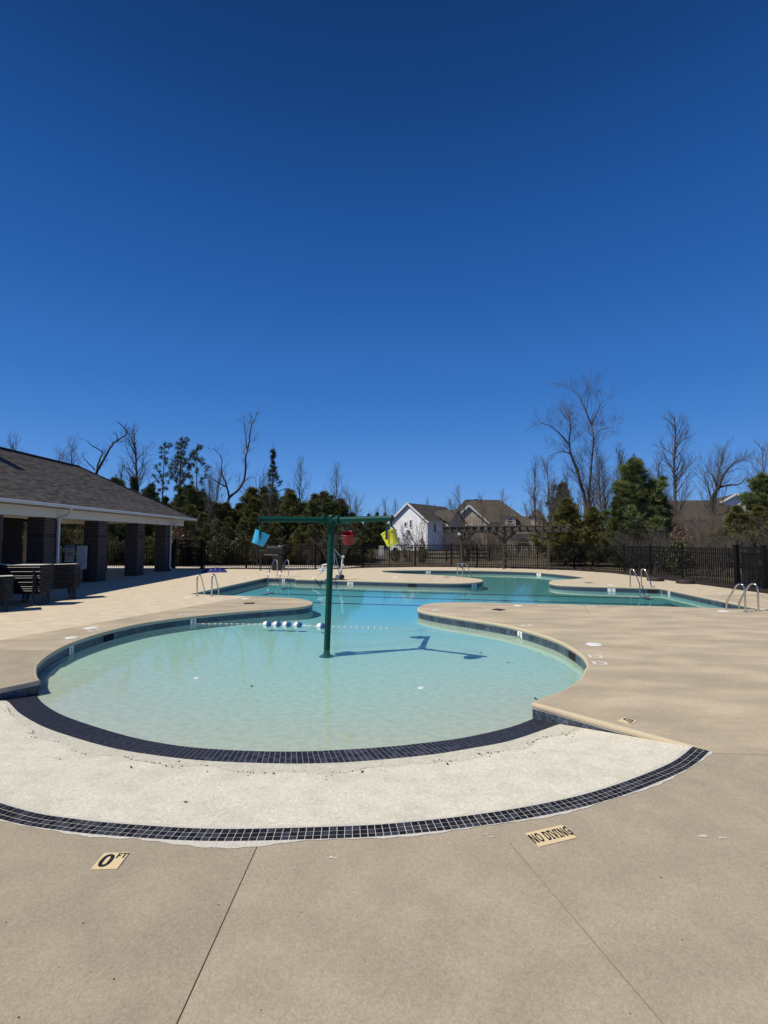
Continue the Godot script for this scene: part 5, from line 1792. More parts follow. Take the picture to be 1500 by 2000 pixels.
# ------------------------------------------------------------------ pergola
func build_pergola() -> void:
	var a := Vector3(5.35, 0, -33.6)
	var c := Vector3(10.75, 0, -31.75)
	var d := (c - a).normalized()
	var back := Vector3(d.z, 0, -d.x)
	if back.z > 0.0: back = -back
	var t := thing("pergola", "weathered timber pergola with open slatted roof by the back fence", "pergola", a)
	var wd: Material = mats["weathered wood"]
	var pale := mat("grey slat wood", Color(0.075, 0.067, 0.058), 0.9)
	var L := (c - a).length()
	var deep := 1.55
	for row in 2:
		var o := back * deep * row
		for k in 3:
			var p := o + d * L * 0.5 * k
			var b := MB.new()
			b.cbox(p + Vector3(0, 1.3, 0), Vector3(0.15, 2.6, 0.15), 0.012, Basis(d, UPV, d.cross(UPV)))
			part("post", b, wd, t)
			for s in [-1.0, 1.0]:
				if (k == 0 and s < 0) or (k == 2 and s > 0):
					continue
				var bb := MB.new()
				bb.beam(p + Vector3(0, 1.85, 0) + d * s * 0.05, p + Vector3(0, 2.52, 0) + d * s * 0.72, 0.09, 0.12, 0.01)
				part("brace", bb, wd, t)
		for s in [-1.0, 1.0]:
			var hb := MB.new()
			hb.beam(o - d * 1.3 + Vector3(0, 2.56, 0) + back * s * 0.1, o + d * (L + 1.3) + Vector3(0, 2.56, 0) + back * s * 0.1, 0.05, 0.22, 0.01)
			part("header_beam", hb, wd, t)
	var n := 17
	for k in n:
		var p := d * lerpf(-1.2, L + 1.2, float(k) / (n - 1))
		var b := MB.new()
		b.beam(p - back * 0.55 + Vector3(0, 2.76, 0), p + back * (deep + 0.55) + Vector3(0, 2.76, 0), 0.05, 0.18, 0.008)
		part("rafter", b, pale, t)
	for k in 7:
		var b := MB.new()
		var o := back * lerpf(-0.45, deep + 0.45, k / 6.0) + Vector3(0, 2.875, 0)
		b.beam(o - d * 1.5, o + d * (L + 1.5), 0.06, 0.045, 0.006)
		part("slat", b, pale, t)
	# pole-mounted fitting on a post
	var lm := thing("flood_light", "small white flood light fixed on the pergola's left post", "light", a + Vector3(0, 2.35, 0.0) + back * -0.14)
	var lb := MB.new()
	lb.cbox(Vector3(-0.12, 0.02, 0.05), Vector3(0.16, 0.2, 0.12), 0.03)
	part("head", lb, mats["white paint"], lm)
	var lk := MB.new()
	lk.cbox(Vector3(0, 0, 0.03), Vector3(0.1, 0.06, 0.12), 0.01)
	part("bracket", lk, mats["white paint"], lm)

func build_lamps() -> void:
	for q in [[Vector3(-13.3, 0, -60), 8.1, 1.25, "dark street lamp with curved arm beside the tall narrow pine"], [Vector3(12.45, 0, -75), 8.0, 1.9, "thin dark street lamp in front of the cream house"]]:
		var t := thing("street_lamp", q[3], "street lamp", q[0])
		var h: float = q[1]
		var b := MB.new()
		b.tube(PackedVector3Array([Vector3(0, 0, 0), Vector3(0, h * 0.5, 0), Vector3(0, h - 0.5, 0)]), 0.11, 0.07, 12)
		part("pole", b, mats["black iron"], t)
		var a := MB.new()
		a.tube(PackedVector3Array([Vector3(0, h - 0.55, 0), Vector3(0.12, h - 0.25, 0), Vector3(0.45, h - 0.02, 0), Vector3(q[2] - 0.3, h + 0.12, 0)]), 0.055, 0.045, 10)
		part("arm", a, mats["black iron"], t)
		var l := MB.new()
		l.cbox(Vector3(q[2], h + 0.14, 0), Vector3(0.7, 0.12, 0.3), 0.04)
		part("lamp_head", l, mats["black iron"], t)

# ------------------------------------------------------------------ trees
func wander(p: Vector3, dir: Vector3, length: float, n: int, bend: float, lift: float, r: RandomNumberGenerator) -> PackedVector3Array:
	var pts := PackedVector3Array([p])
	var d := dir.normalized()
	for i in n:
		d = (d + Vector3(r.randf_range(-bend, bend), r.randf_range(-bend, bend) + lift, r.randf_range(-bend, bend))).normalized()
		p += d * length / n
		pts.append(p)
	return pts

func on_path(pts: PackedVector3Array, f: float) -> Vector3:
	var x := f * (pts.size() - 1)
	var i := mini(int(x), pts.size() - 2)
	return pts[i].lerp(pts[i + 1], x - i)

func path_dir(pts: PackedVector3Array, f: float) -> Vector3:
	var i := mini(int(f * (pts.size() - 1)), pts.size() - 2)
	return (pts[i + 1] - pts[i]).normalized()

func around(d: Vector3, angle: float, r: RandomNumberGenerator) -> Vector3:
	var x := d.cross(Vector3(0.37, 0.2, 0.9)).normalized()
	var y := d.cross(x)
	var a := r.randf() * TAU
	return (d * cos(angle) + (x * cos(a) + y * sin(a)) * sin(angle)).normalized()

func twigs(b: MB, p: Vector3, d: Vector3, length: float, rad: float, level: int, lift: float, r: RandomNumberGenerator) -> void:
	var n := 3
	var pts := wander(p, d, length, n, 0.22, lift, r)
	for i in n:
		b.twig(pts[i], pts[i + 1], lerpf(rad, rad * 0.45, float(i) / n), lerpf(rad, rad * 0.45, float(i + 1) / n))
	if level > 0:
		var kids := 5 if level > 1 else 4
		for k in kids:
			var f := lerpf(0.25, 0.98, (k + r.randf()) / kids)
			twigs(b, on_path(pts, f), around(path_dir(pts, f), r.randf_range(0.4, 0.85), r), length * r.randf_range(0.45, 0.72), maxf(rad * 0.5, 0.005), level - 1, lift, r)

func bare_tree(called: String, seed_: int, h: float, rad: float, spread: float, upright: float, start: float, limbs: int, twig_m: String, level := 2) -> Node3D:
	# leafless broadleaf: trunk with limbs, and a crown of finer branches
	var r := RandomNumberGenerator.new()
	r.seed = seed_
	var t := Node3D.new()
	t.set_meta("base", called)
	var trunk := wander(Vector3(0, -0.1, 0), UPV, h * 0.96, 9, 0.06, 0.10, r)
	var b := MB.new()
	b.tube(trunk, rad, rad * 0.16, 8)
	var c := MB.new()
	for k in limbs:
		var f := lerpf(start, 0.985, (k + r.randf() * 0.8) / limbs)
		var p := on_path(trunk, f)
		var l := h * spread * (1.0 - 0.72 * (f - start) / (1.0 - start)) * r.randf_range(0.75, 1.15)
		var d := around(UPV, r.randf_range(0.75, 1.15) * (1.0 - upright * 0.5), r)
		var n := 5
		var limb := wander(p, d, l, n, 0.20, 0.08 + upright * 0.12, r)
		var lr := rad * lerpf(0.42, 0.14, f)
		c.tube(limb, lr, lr * 0.3, 5, false)
		for j in 7:
			var g := lerpf(0.2, 1.0, (j + r.randf()) / 7.0)
			twigs(c, on_path(limb, minf(g, 0.99)), around(path_dir(limb, minf(g, 0.99)), r.randf_range(0.4, 0.9), r), l * r.randf_range(0.3, 0.6), maxf(lr * 0.3, 0.009), level - 1, 0.10, r)
	part("trunk", b, mats["grey bark"], t)
	part("crown", c, mats[twig_m], t)
	return t

func limbed_tree(called: String, label: String, base: Vector3, limbs: Array, seed_: int, bark: String, twig_m: String, density: float, twig_len: float) -> void:
	var r := RandomNumberGenerator.new()
	r.seed = seed_
	var t := thing(called, label, "tree", base)
	var c := MB.new()
	for k in limbs.size():
		var rad: float = limbs[k][0]
		var pts := PackedVector3Array()
		var src: Array = limbs[k].slice(1)
		for i in src.size() - 1:
			for j in 4:
				var q: Vector3 = src[i].cubic_interpolate(src[i + 1], src[maxi(i - 1, 0)], src[mini(i + 2, src.size() - 1)], j / 4.0)
				pts.append(q + Vector3(r.randf_range(-0.03, 0.03), 0, r.randf_range(-0.03, 0.03)))
		pts.append(src[-1])
		var b := MB.new()
		b.tube(pts, rad, rad * 0.22, 8)
		part("trunk" if pts[0].y < 0.5 else "limb", b, mats[bark], t)
		var l := 0.0
		for i in pts.size() - 1:
			l += pts[i].distance_to(pts[i + 1])
		var n := int(l * density)
		for i in n:
			var f := lerpf(0.12 if pts[0].y > 0.5 else 0.35, 1.0, (i + r.randf()) / n)
			f = minf(f, 0.995)
			twigs(c, on_path(pts, f), around(path_dir(pts, f), r.randf_range(0.5, 1.0), r), twig_len * r.randf_range(0.5, 1.2), maxf(rad * 0.10, 0.008), 2, 0.08, r)
	part("crown", c, mats[twig_m], t)

func tuft(b: MB, p: Vector3, d: Vector3, size: float, n: int, r: RandomNumberGenerator) -> void:
	for k in n:
		var dir := around(d, r.randf_range(0.2, 1.1), r)
		var side := dir.cross(Vector3(r.randf_range(-1, 1), r.randf_range(-1, 1), r.randf_range(-1, 1))).normalized() * size * 0.05
		var l := size * r.randf_range(0.7, 1.2)
		var m := side.cross(dir).normalized()
		b.tri_n(p - side, p + side, p + dir * l, m, m, m)

func pine(called: String, seed_: int, h: float, rad: float, width: float, start: float, gap: float, per: int, clump: float, tone: Color, side_n := 5, needle := 7, point := 0.85, bare := 0.25) -> Node3D:
	# evergreen: whorls of up-curving branches carrying tufts of needles
	var r := RandomNumberGenerator.new()
	r.seed = seed_
	var t := Node3D.new()
	t.set_meta("base", called)
	var trunk := wander(Vector3(0, -0.1, 0), UPV, h, 8, 0.025, 0.1, r)
	var b := MB.new()
	b.tube(trunk, rad, rad * 0.12, 8)
	var c := MB.new()
	var w := MB.new()
	var y := start * h
	while y < h * 0.985:
		var f := y / h
		var u := (f - start) / (1.0 - start)
		var reach := width * h * pow(1.0 - u, point) * (0.6 + 0.4 * smoothstep(0.0, 0.2, u)) * r.randf_range(0.62, 1.25)
		var a0 := r.randf() * TAU
		for k in per:
			if r.randf() < 0.1:
				continue
			var a := a0 + TAU * k / per + r.randf_range(-0.35, 0.35)
			var l := maxf(reach * r.randf_range(0.5, 1.1), 0.2)
			if r.randf() < 0.16:
				l *= 1.4
			var d := Vector3(cos(a), lerpf(0.16, 1.2, u * sqrt(u)), sin(a)).normalized()
			var br := wander(on_path(trunk, minf(f + r.randf_range(-0.012, 0.012), 0.99)), d, l, 5, 0.10, 0.16, r)
			w.tube(br, maxf(rad * 0.2 * (1.0 - u), 0.012), 0.006, 4, false)
			var s0 := r.randf_range(0.75, 1.25)
			var n := maxi(2, int(l / clump * 1.3))
			for j in n:
				var g := lerpf(bare, 1.0, (j + 1.0) / n)
				var p := on_path(br, minf(g, 0.995))
				var bd := path_dir(br, minf(g, 0.995))
				var s := s0 * r.randf_range(0.8, 1.2)
				c.col = Color(tone.r * s * r.randf_range(0.85, 1.25), tone.g * s, tone.b * s * r.randf_range(0.8, 1.1))
				tuft(c, p, (bd + UPV * 0.5).normalized(), clump, needle, r)
				if j == n - 1:
					# upright candle at the branch end
					c.col = Color(tone.r * s * 1.15, tone.g * s * 1.1, tone.b * s)
					tuft(c, p + UPV * clump * 0.25, (UPV + bd * 0.4).normalized(), clump * 1.15, needle, r)
				for m in side_n:
					var sd := (around(bd, r.randf_range(0.5, 1.1), r) + UPV * 0.15).normalized()
					var sl := l * 0.26 * (1.2 - g) * r.randf_range(0.4, 1.3) + clump * 0.35
					c.col = Color(tone.r * s * r.randf_range(0.8, 1.3), tone.g * s * r.randf_range(0.85, 1.15), tone.b * s)
					w.twig(p, p + sd * sl, 0.008, 0.005)
					tuft(c, p + sd * sl, (sd + UPV * 0.5).normalized(), clump, needle, r)
		y += gap * r.randf_range(0.75, 1.25)
	c.col = tone
	for k in 4:
		# leading shoots at the top
		var lead := wander(on_path(trunk, lerpf(0.9, 0.99, k / 3.0)), around(UPV, 0.35 if k < 3 else 0.02, r), 0.05 * h * (1.0 if k < 3 else 1.4), 3, 0.06, 0.2, r)
		w.tube(lead, 0.012, 0.006, 4, false)
		for j in 3:
			tuft(c, lead[j + 1], UPV, clump * (0.9 - 0.15 * j), needle, r)
	part("trunk", b, mats["pine bark"], t)
	part("branches", w, mats["pine bark"], t)
	part("crown", c, mats["needles"], t, true)
	return t

func brush(called: String, seed_: int, h: float, width: float, stems: int, twig_m: String, level := 2) -> Node3D:
	# leafless thicket shrub: many stems fanning out from the ground
	var r := RandomNumberGenerator.new()
	r.seed = seed_
	var t := Node3D.new()
	t.set_meta("base", called)
	var c := MB.new()
	for k in stems:
		var a := r.randf() * TAU
		var q := sqrt(r.randf()) * width
		var p := Vector3(cos(a) * q, -0.05, sin(a) * q)
		twigs(c, p, Vector3(cos(a) * 0.28, 1.0, sin(a) * 0.28), h * r.randf_range(0.45, 1.0), 0.018, level, 0.10, r)
	part("stems", c, mats[twig_m], t)
	return t

func leafy(called: String, seed_: int, h: float, width: float, leaves: int, size: float, tone: Color, twig_m: String) -> Node3D:
	# shrub that holds small leaves on its twigs
	var t := brush(called, seed_, h, width * 0.4, 14, twig_m, 1)
	var r := RandomNumberGenerator.new()
	r.seed = seed_ + 50
	var c := MB.new()
	for k in leaves:
		var a := r.randf() * TAU
		var y := pow(r.randf(), 0.8)
		var q := width * sqrt(r.randf()) * sin(PI * clampf(0.12 + y * 0.85, 0, 1)) * (0.75 + 0.25 * sin(a * 3.0 + y * 5.0))
		var p := Vector3(cos(a) * q, 0.1 + y * h * 0.95, sin(a) * q)
		var d := Vector3(r.randf_range(-1, 1), r.randf_range(-0.4, 1), r.randf_range(-1, 1)).normalized()
		var x := d.cross(Vector3(r.randf_range(-1, 1), 0.3, r.randf_range(-1, 1))).normalized() * size * 0.45
		var s := r.randf_range(0.65, 1.3)
		c.col = Color(tone.r * s * r.randf_range(0.9, 1.15), tone.g * s, tone.b * s)
		var f := d * size
		c.tri(p - x, p + f * 0.9, p + x)
		c.tri(p - x, p + x, p - f * 0.7)
	part("crown", c, mats["needles"], t, true)
	return t

func ordinal(k: int) -> String:
	var ones := ["zeroth", "first", "second", "third", "fourth", "fifth", "sixth", "seventh", "eighth", "ninth", "tenth", "eleventh", "twelfth", "thirteenth", "fourteenth", "fifteenth", "sixteenth", "seventeenth", "eighteenth", "nineteenth"]
	if k < 20:
		return ones[k]
	var tens := ["", "", "twentieth", "thirtieth", "fortieth"]
	var stem := ["", "", "twenty", "thirty", "forty"]
	return tens[k / 10] if k % 10 == 0 else stem[k / 10] + "-" + ones[k % 10]

func plant_row(protos: Array, before: String, after: String, category: String, spots: Array, low: float, high: float, group: String, r: RandomNumberGenerator, tall := 1.0) -> void:
	# a group of like plants, told apart by their order from left to right as seen from the pool
	spots.sort_custom(func(a, b): return a.x / -a.z < b.x / -b.z)
	for k in spots.size():
		var s := r.randf_range(low, high)
		plant(protos[r.randi() % protos.size()], before + ", " + ordinal(k + 1) + " from the left " + after, category, spots[k], r.randf() * TAU, Vector3(s, s * tall, s), group)

func plant(proto: Node3D, label: String, category: String, at: Vector3, turn: float, size: Vector3, group := "") -> void:
	var o := copy_of(proto, label, at, turn, size, group)
	o.set_meta("category", category)

func V(x: float, y: float, z: float) -> Vector3:
	return Vector3(x, y, z)

func build_trees() -> void:
	# trees with a shape of their own
	limbed_tree("forked_bare_tree", "tallest bare grey tree with two forking trunks right of the pergola", Vector3(20.05, 0, -48), [[0.17, V(0, -0.1, 0), V(0.45, 4.69, 0.03), V(0.43, 6.39, -0.16), V(0.62, 9.47, 0.19), V(0.79, 12.06, 0.3), V(0.98, 13.7, -0.6)], [0.08, V(0.98, 13.7, -0.6), V(0.38, 15, -0.4), V(-0.19, 16.57, -0.6), V(-0.86, 17.46, -0.8)], [0.07, V(0.98, 13.7, -0.6), V(1.39, 14.4, -0.5), V(1.74, 15.37, -0.2), V(2.21, 16.16, -0.3)], [0.05, V(0.44, 14.9, -0.4), V(0.57, 16.05, -0.21), V(0.68, 17.1, 0.16)], [0.06, V(0.82, 11.58, 0.2), V(1.52, 12.82, 0.01), V(2.14, 13.03, 0.29), V(2.9, 13.09, 0.31)], [0.16, V(0, -0.1, 0), V(-0.14, 5.46, 0.15), V(-0.32, 7.09, 0.11), V(-0.72, 9.15, -0.36), V(-1.25, 11.37, -0.6), V(-1.46, 13.29, 0.3), V(-1.62, 14.66, -0.1)], [0.08, V(-1.38, 11.63, -0.5), V(-2.59, 12.58, 0.23), V(-3.52, 13.29, 0.26), V(-4.63, 13.44, 0.76)], [0.07, V(-1.2, 10.64, -0.5), V(-2.48, 10.7, 0.18), V(-3.51, 10.33, -0.07)]], 21, "grey bark", "grey bark", 3.6, 1.7)
	limbed_tree("leaning_bare_tree", "bare tree with a long trunk sweeping right above the left woods", Vector3(-15.63, 0, -48), [[0.17, V(0, -0.1, 0), V(0.06, 4.69, 0.23), V(0.14, 6.12, -0.3), V(1.08, 7.09, -0.5), V(1.58, 8.32, -0.5), V(1.91, 10.23, 0.3), V(2.03, 11.47, -0.1), V(2.41, 13.29, 0.3), V(2.52, 14.03, -0.3)], [0.08, V(1.95, 10.85, 0.1), V(1.72, 12.58, -0.07), V(1.44, 13.96, -0.18)], [0.10, V(0.14, 6.12, -0.3), V(-0.09, 7.5, 0.05), V(-0.38, 8.58, 0.49), V(-0.54, 10.09, 0.33), V(-1.12, 10.92, 1.03)], [0.08, V(-0.13, 7.21, 0), V(-1.27, 7.91, 0.29), V(-2.36, 8.74, 0.21)]], 22, "grey bark", "grey bark", 1.6, 1.0)
	limbed_tree("bent_bare_tree", "bare dark tree with a bent upright limb rising over the pavilion roof", Vector3(-29.64, 0, -50), [[0.17, V(0, -0.1, 0), V(-0.11, 6.93, 0.22), V(-0.13, 8.71, 0.3), V(0.6, 9.88, 0.5), V(0.87, 10.86, 0.17), V(1.69, 11.94, 0.4), V(2.58, 13.11, -0.4), V(2.17, 14.03, 0.3)], [0.10, V(-0.13, 8.71, 0.3), V(-0.11, 10.14, -0.13), V(0.08, 11.07, -0.32), V(-0.58, 11.65, 0.34), V(-1.03, 12.15, 0.6)], [0.07, V(-0.23, 9.12, 0.3), V(-1.24, 10.09, 0.18), V(-2, 10.86, -0.11)], [0.06, V(1.55, 11.81, 0.3), V(1.74, 12.57, -0.12), V(1.65, 13.22, 0.32)]], 23, "dark bark", "dark bark", 0.9, 0.8)
	limbed_tree("slanting_bare_tree", "bare dark tree slanting right over the brown brush at right", Vector3(35.19, 0, -52), [[0.24, V(0, -0.1, 0), V(0.28, 5.86, -0.27), V(0.91, 7.68, 0.14), V(1.91, 9.19, -0.4), V(2.89, 10.58, 0.3)], [0.12, V(1.01, 7.57, 0), V(1.85, 7.8, 0.23), V(2.78, 7.87, 0.58), V(3.92, 8.7, 0.01)], [0.12, V(0.85, 7.57, 0), V(0.5, 8.7, -0.11), V(0.15, 9.63, -0.51)]], 24, "dark bark", "grey bark", 2.2, 1.6)

	var tall := bare_tree("bare_tree", 31, 14.0, 0.21, 0.24, 0.5, 0.42, 26, "grey bark")
	var fine := bare_tree("bare_tree", 32, 12.0, 0.15, 0.26, 0.75, 0.35, 22, "grey bark")
	var small := bare_tree("bare_tree", 33, 9.0, 0.11, 0.30, 0.8, 0.25, 20, "brown twig")
	var wide := bare_tree("bare_tree", 34, 11.0, 0.17, 0.42, 0.6, 0.28, 20, "grey bark")
	var list := [
		[tall, 14.6, Vector3(-26.3, 0, -52), "bare tree with a straight dark trunk and fine even crown, left woods"],
		[fine, 12.6, Vector3(-37.7, 0, -48), "bare treetop over the pavilion ridge at the left edge"],
		[small, 13.5, Vector3(-41.2, 0, -60), "small bare treetop peeping over the middle of the pavilion roof"],
		[fine, 12.8, Vector3(-33.1, 0, -52), "thin bare tree just left of the bent dark tree"],
		[fine, 10.4, Vector3(-28.4, 0, -52), "low bare tree left of the straight dark trunk"],
		[fine, 12.6, Vector3(-11.4, 0, -62), "pale bare tree right of the tall narrow pine"],
		[wide, 9.6, Vector3(-15.0, 0, -55), "bare tree between the sweeping trunk and the narrow pine"],
		[wide, 11.0, Vector3(-21.4, 0, -60), "bare tree behind the low branch of the sweeping trunk"],
		[wide, 9.8, Vector3(-4.8, 0, -75), "far bare tree showing above the pines left of the white house"],
		[small, 9.4, Vector3(0.6, 0, -85), "tiny bare tree just left of the white house gable"],
		[tall, 17.6, Vector3(35.4, 0, -58), "tall bare tree with tapering crown right of the big pine"],
		[wide, 14.0, Vector3(42.0, 0, -62), "broad hazy bare crown behind the slanting dark tree"],
		[small, 12.4, Vector3(39.3, 0, -50), "short bare snag at the far right edge"],
		[fine, 11.4, Vector3(17.6, 0, -56), "bare tree left of the forked grey tree"],
		[small, 12.4, Vector3(20.8, 0, -60), "bare tree directly behind the forked grey tree"],
		[fine, 12.2, Vector3(27.0, 0, -55), "bare tree right of the forked grey tree, behind the big pine"],
		[fine, 12.8, Vector3(23.6, 0, -52), "slim bare tree close right of the forked trunks"],
		[wide, 10.0, Vector3(30.6, 0, -54), "bare tree between the big pine and the tall tapering tree"],
		[small, 9.0, Vector3(9.8, 0, -62), "young bare tree in front of the white house's brown roof"],
		[small, 7.8, Vector3(12.4, 0, -60), "young bare tree in front of the cream house's gable"],
		[small, 8.6, Vector3(15.6, 0, -64), "young bare tree in front of the cream house's right roof"],
		[fine, 11.2, Vector3(14.0, 0, -128), "far bare tree behind the cream house's ridge"],
	]
	var i := 0
	for q in list:
		var s: float = q[1] / {tall: 14.0, fine: 12.0, small: 9.0, wide: 11.0}[q[0]]
		plant(q[0], q[3], "tree", q[2], 1.3 * i, Vector3(s, s, s))
		i += 1
	# thin woods far off
	var r := RandomNumberGenerator.new()
	r.seed = 90
	var far_spots := []
	for k in 48:
		far_spots.append(Vector3(lerpf(-75.0, 110.0, (k + r.randf()) / 48.0), 0, r.randf_range(-122, -150)))
	plant_row([small, fine, wide], "bare far tree", "in the thin woods beyond the houses", "tree", far_spots, 0.8, 1.15, "far bare trees on the skyline", r)
	var sap := []
	while sap.size() < 30:
		var q := Vector3(r.randf_range(15.5, 47), 0, r.randf_range(-64, -42))
		if q.x / -q.z < 0.64:
			sap.append(q)
	plant_row([small, fine, wide], "thin bare sapling", "in the right-hand brush", "tree", sap, 0.6, 1.0, "saplings in the right brush", r)
	var sapl := []
	for k in 6:
		sapl.append(Vector3(lerpf(-24, -4, (k + r.randf()) / 6.0), 0, r.randf_range(-50, -39)))
	plant_row([small, fine], "pale thin sapling", "among the left pines", "tree", sapl, 0.5, 0.8, "saplings among the left pines", r)
	tall.free(); fine.free(); small.free(); wide.free()

	# pines
	var green := Color(0.085, 0.112, 0.034)
	var olive := Color(0.135, 0.135, 0.038)
	var young := pine("young_pine", 41, 6.4, 0.10, 0.40, 0.02, 0.27, 7, 0.32, green, 4, 15)
	var bushy := pine("young_pine", 42, 5.6, 0.10, 0.46, 0.02, 0.27, 7, 0.32, olive, 4, 15)
	var slim := pine("young_pine", 43, 7.4, 0.10, 0.30, 0.04, 0.30, 6, 0.32, green, 4, 15)
	var lofty := pine("tall_pine", 44, 14.0, 0.17, 0.135, 0.57, 0.75, 4, 0.40, Color(0.065, 0.085, 0.036), 3, 8, 0.45, 0.55)
	var narrow := pine("tall_pine", 45, 13.2, 0.15, 0.12, 0.22, 0.62, 6, 0.42, Color(0.050, 0.070, 0.028), 3, 8, 0.8, 0.35)
	var near := pine("large_pine", 46, 7.8, 0.15, 0.44, 0.03, 0.36, 6, 0.42, Color(0.105, 0.145, 0.044), 4, 18, 0.8)
	var base_h := {young: 6.4, bushy: 5.6, slim: 7.4, lofty: 14.0, narrow: 13.2, near: 7.8}
	for q in [
		[lofty, 14.0, Vector3(-28.6, 0, -62), "high-crowned pine, leftmost of the cluster over the roof end"],
		[lofty, 14.4, Vector3(-27.4, 0, -64), "high-crowned pine, second from the left in its cluster"],
		[lofty, 14.2, Vector3(-25.6, 0, -60), "high-crowned pine, third from the left in its cluster"],
		[lofty, 14.0, Vector3(-24.5, 0, -63), "high-crowned pine, rightmost of the cluster over the roof end"],
		[narrow, 13.2, Vector3(-13.9, 0, -60), "tall narrow dark pine standing alone above the woods"],
		[near, 7.9, Vector3(18.8, 0, -36), "big bright green pine behind the right fence"],
		[near, 6.9, Vector3(29.2, 0, -37), "green pine cut by the right edge of the picture"],
		[bushy, 4.2, Vector3(25.6, 0, -35), "low olive pine at the right in front of the white gable"],
		[bushy, 4.2, Vector3(27.6, 0, -35.5), "low olive pine at the right edge below the taller green one"],
		[bushy, 4.9, Vector3(14.0, 0, -37.5), "bushy olive pine at the right end of the pergola"],
		[bushy, 4.2, Vector3(15.7, 0, -36.6), "bushy olive pine, middle of three left of the big pine"],
		[young, 5.0, Vector3(17.0, 0, -35.0), "bushy green pine touching the left flank of the big pine"],
		[young, 5.6, Vector3(21.0, 0, -37.2), "dark young pine on the right flank of the big pine"],
		[slim, 7.8, Vector3(-24.6, 0, -47), "small pine tip peeping over the roof slope"],
		[slim, 6.9, Vector3(-21.6, 0, -45), "small pine just above the roof's lower corner"],
		[young, 8.9, Vector3(22.4, 0, -60), "dark rounded evergreen behind the forked bare tree"],
	]:
		var s: float = q[1] / base_h[q[0]]
		plant(q[0], q[3], "pine tree", q[2], r.randf() * TAU, Vector3(s * (1.4 if q[3].begins_with("dark rounded") or q[0] == bushy else 1.18 if q[0] == near else 1.0), s, s * (1.4 if q[0] == bushy else 1.18 if q[0] == near else 1.0)))
	var tops := [[-20.6, 5.8], [-19.4, 6.6], [-18.2, 7.2], [-17.0, 6.0], [-15.8, 5.6], [-14.6, 5.6], [-13.4, 5.2], [-12.2, 6.2], [-11.1, 6.7], [-10.0, 6.1], [-8.9, 6.5], [-7.8, 5.7], [-6.7, 6.3], [-5.7, 6.2], [-4.8, 5.9], [-3.9, 5.5], [-3.1, 4.7], [-2.4, 3.9]]
	for row in 4:
		var spots := []
		for q in tops:
			spots.append(Vector3(q[0] * [1.06, 0.99, 0.92, 0.87][row] + r.randf_range(-0.35, 0.35), q[1] * [1.02, 0.88, 0.66, 0.5][row], [-48.0, -45.0, -41.8, -38.8][row] + r.randf_range(-0.8, 0.8)))
		spots.sort_custom(func(a, b): return a.x / -a.z < b.x / -b.z)
		for k in spots.size():
			var p := [young, bushy, slim, bushy][(r.randi()) % (3 if row < 2 else 4)] as Node3D
			if row == 3 and k % 3 == 1:
				continue
			var s: float = spots[k].y / base_h[p] * r.randf_range(0.94, 1.06)
			plant(p, "dense young pine, %s from the left in the %s of the left pine bank" % [ordinal(k + 1), ["back row", "third row", "second row", "front row"][row]], "pine tree", Vector3(spots[k].x, 0, spots[k].z), r.randf() * TAU, Vector3(s * 1.3, s, s * 1.3), "pines in the bank behind the left fence")
	var bay := []
	for k in 34:
		bay.append(Vector3(lerpf(-44, -20, (k + r.randf()) / 34.0), 0, r.randf_range(-48, -40)))
	plant_row([young, bushy], "young pine", "of those seen through the pavilion's bays", "pine tree", bay, 0.8, 1.1, "pines beyond the pavilion", r)
	var gap := []
	for k in 14:
		gap.append(Vector3(lerpf(-6.0, 0.6, k / 13.0), 0, r.randf_range(-98, -92)))
	plant_row([young, slim], "dark far pine", "in the strip beside the white house", "pine tree", gap, 0.75, 0.95, "far pines left of the white house", r)
	for n in [young, bushy, slim, lofty, narrow, near]:
		n.free()

	# brush
	var thick := brush("bare_shrub", 51, 3.4, 1.2, 26, "brown twig")
	var low := brush("bare_shrub", 52, 2.2, 1.0, 22, "grey bark")
	var beech := leafy("leafy_shrub", 53, 2.4, 1.0, 900, 0.085, Color(0.17, 0.095, 0.055), "brown twig")
	var red := leafy("leafy_shrub", 54, 2.6, 0.9, 800, 0.07, Color(0.095, 0.026, 0.024), "dark bark")
	var holly := leafy("leafy_shrub", 55, 1.8, 1.1, 1500, 0.075, Color(0.075, 0.085, 0.026), "dark bark")
	var bloom := leafy("leafy_shrub", 56, 3.6, 1.2, 420, 0.06, Color(0.20, 0.14, 0.10), "grey bark")
	var brown_spots := []
	for k in 30:
		brown_spots.append(Vector3(lerpf(19.5, 38, r.randf()), 0, r.randf_range(-50, -35)))
	plant_row([thick], "tangled brown leafless shrub", "in the right-hand thicket", "shrub", brown_spots, 0.7, 1.15, "brown shrubs behind the right fence", r)
	var grey_spots := []
	for k in 12:
		grey_spots.append(Vector3(lerpf(-24, -2.5, (k + r.randf()) / 12.0), 0, r.randf_range(-39.5, -37.5)))
	plant_row([low, thick], "grey leafless shrub", "before the left pine bank", "shrub", grey_spots, 0.45, 0.8, "leafless shrubs before the left pines", r)
	var yard_spots := []
	for k in 18:
		yard_spots.append(Vector3(lerpf(6.5, 17.5, (k + r.randf()) / 18.0), 0, r.randf_range(-58, -42)))
	plant_row([low, thick], "leafless shrub", "in the yards behind the pergola", "shrub", yard_spots, 0.7, 1.2, "leafless shrubs behind the pergola", r)
	var olive_spots := []
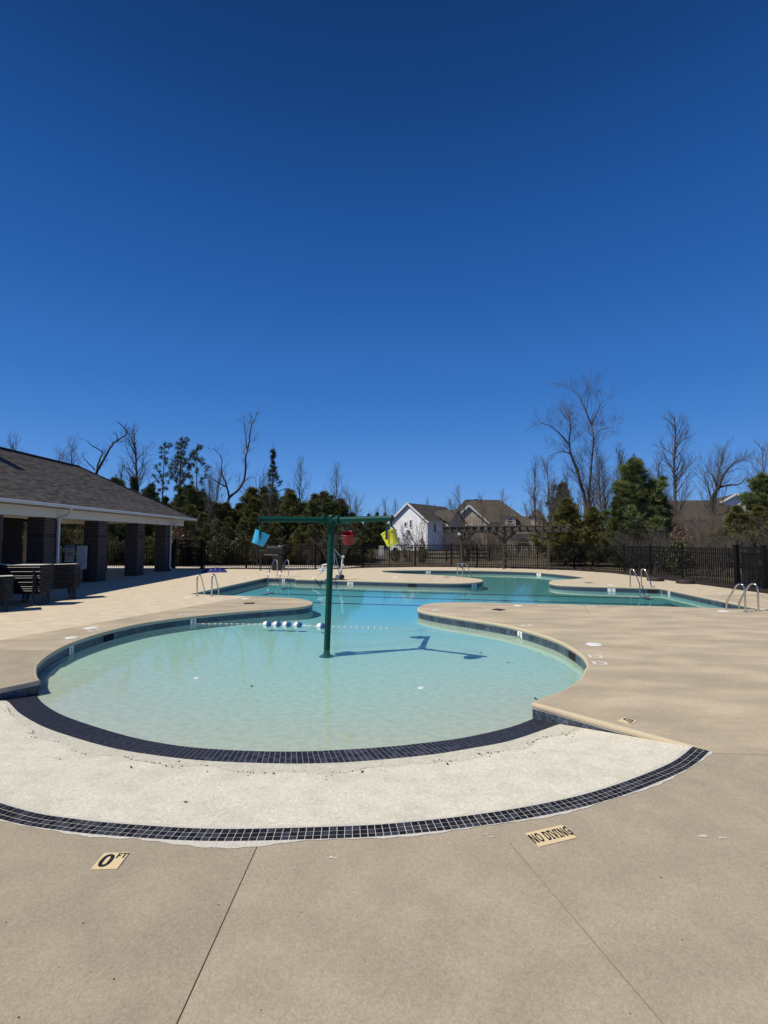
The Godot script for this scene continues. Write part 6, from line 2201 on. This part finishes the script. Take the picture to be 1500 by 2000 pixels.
	for k in 20:
		olive_spots.append(Vector3(lerpf(-24, -3, (k + r.randf()) / 20.0), 0, r.randf_range(-40, -38)))
	plant_row([holly], "rounded olive shrub", "low along the left woods", "shrub", olive_spots, 0.8, 1.2, "olive shrubs before the left pines", r, 1.15)
	var bay_spots := []
	for k in 14:
		bay_spots.append(Vector3(lerpf(-30, -13, (k + r.randf()) / 14.0), 0, r.randf_range(-39.5, -37.5)))
	plant_row([holly], "dark rounded shrub", "behind the pavilion's rear fence", "shrub", bay_spots, 0.8, 1.2, "shrubs behind the pavilion", r, 1.2)
	var fence_spots := []
	for k in 22:
		fence_spots.append(Vector3(lerpf(16.3, 19.5, r.randf()), 0, lerpf(-34, -16, (k + r.randf()) / 22.0)))
	plant_row([holly, low], "low shrub", "against the right fence", "shrub", fence_spots, 0.65, 1.1, "low shrubs against the right fence", r)
	plant(beech, "shrub holding dry tan leaves right of the big pine", "shrub", Vector3(20.3, 0, -33.5), 0.4, Vector3(1.2, 1.2, 1.2))
	plant(beech, "dry tan-leaved shrub by the left gate, under the pines", "shrub", Vector3(-16.2, 0, -38.0), 1.4, Vector3(1.2, 1.3, 1.2))
	plant(red, "dark red-leaved shrub in front of the white gable", "shrub", Vector3(2.2, 0, -44), 0.0, Vector3(1.1, 1.1, 1.1))
	plant(red, "smaller dark red-leaved shrub left of the pergola post", "shrub", Vector3(3.6, 0, -46), 2.0, Vector3(0.8, 0.8, 0.8))
	plant(bloom, "small tree with pale buds against the white house wall", "shrub", Vector3(4.4, 0, -52), 0.7, Vector3(1.3, 1.25, 1.3))
	plant(holly, "small green shrub on the tan grass left of the white cabinet", "shrub", Vector3(-1.1, 0, -41), 0.0, Vector3(0.6, 0.65, 0.6))
	plant(holly, "small green shrub on the tan grass right of the yellow bucket", "shrub", Vector3(1.0, 0, -43), 1.0, Vector3(0.7, 0.7, 0.7))
	plant(holly, "small green shrub between red shrub and pergola", "shrub", Vector3(3.2, 0, -41), 2.0, Vector3(0.7, 0.75, 0.7))
	for n in [thick, low, beech, red, holly, bloom]:
		n.free()
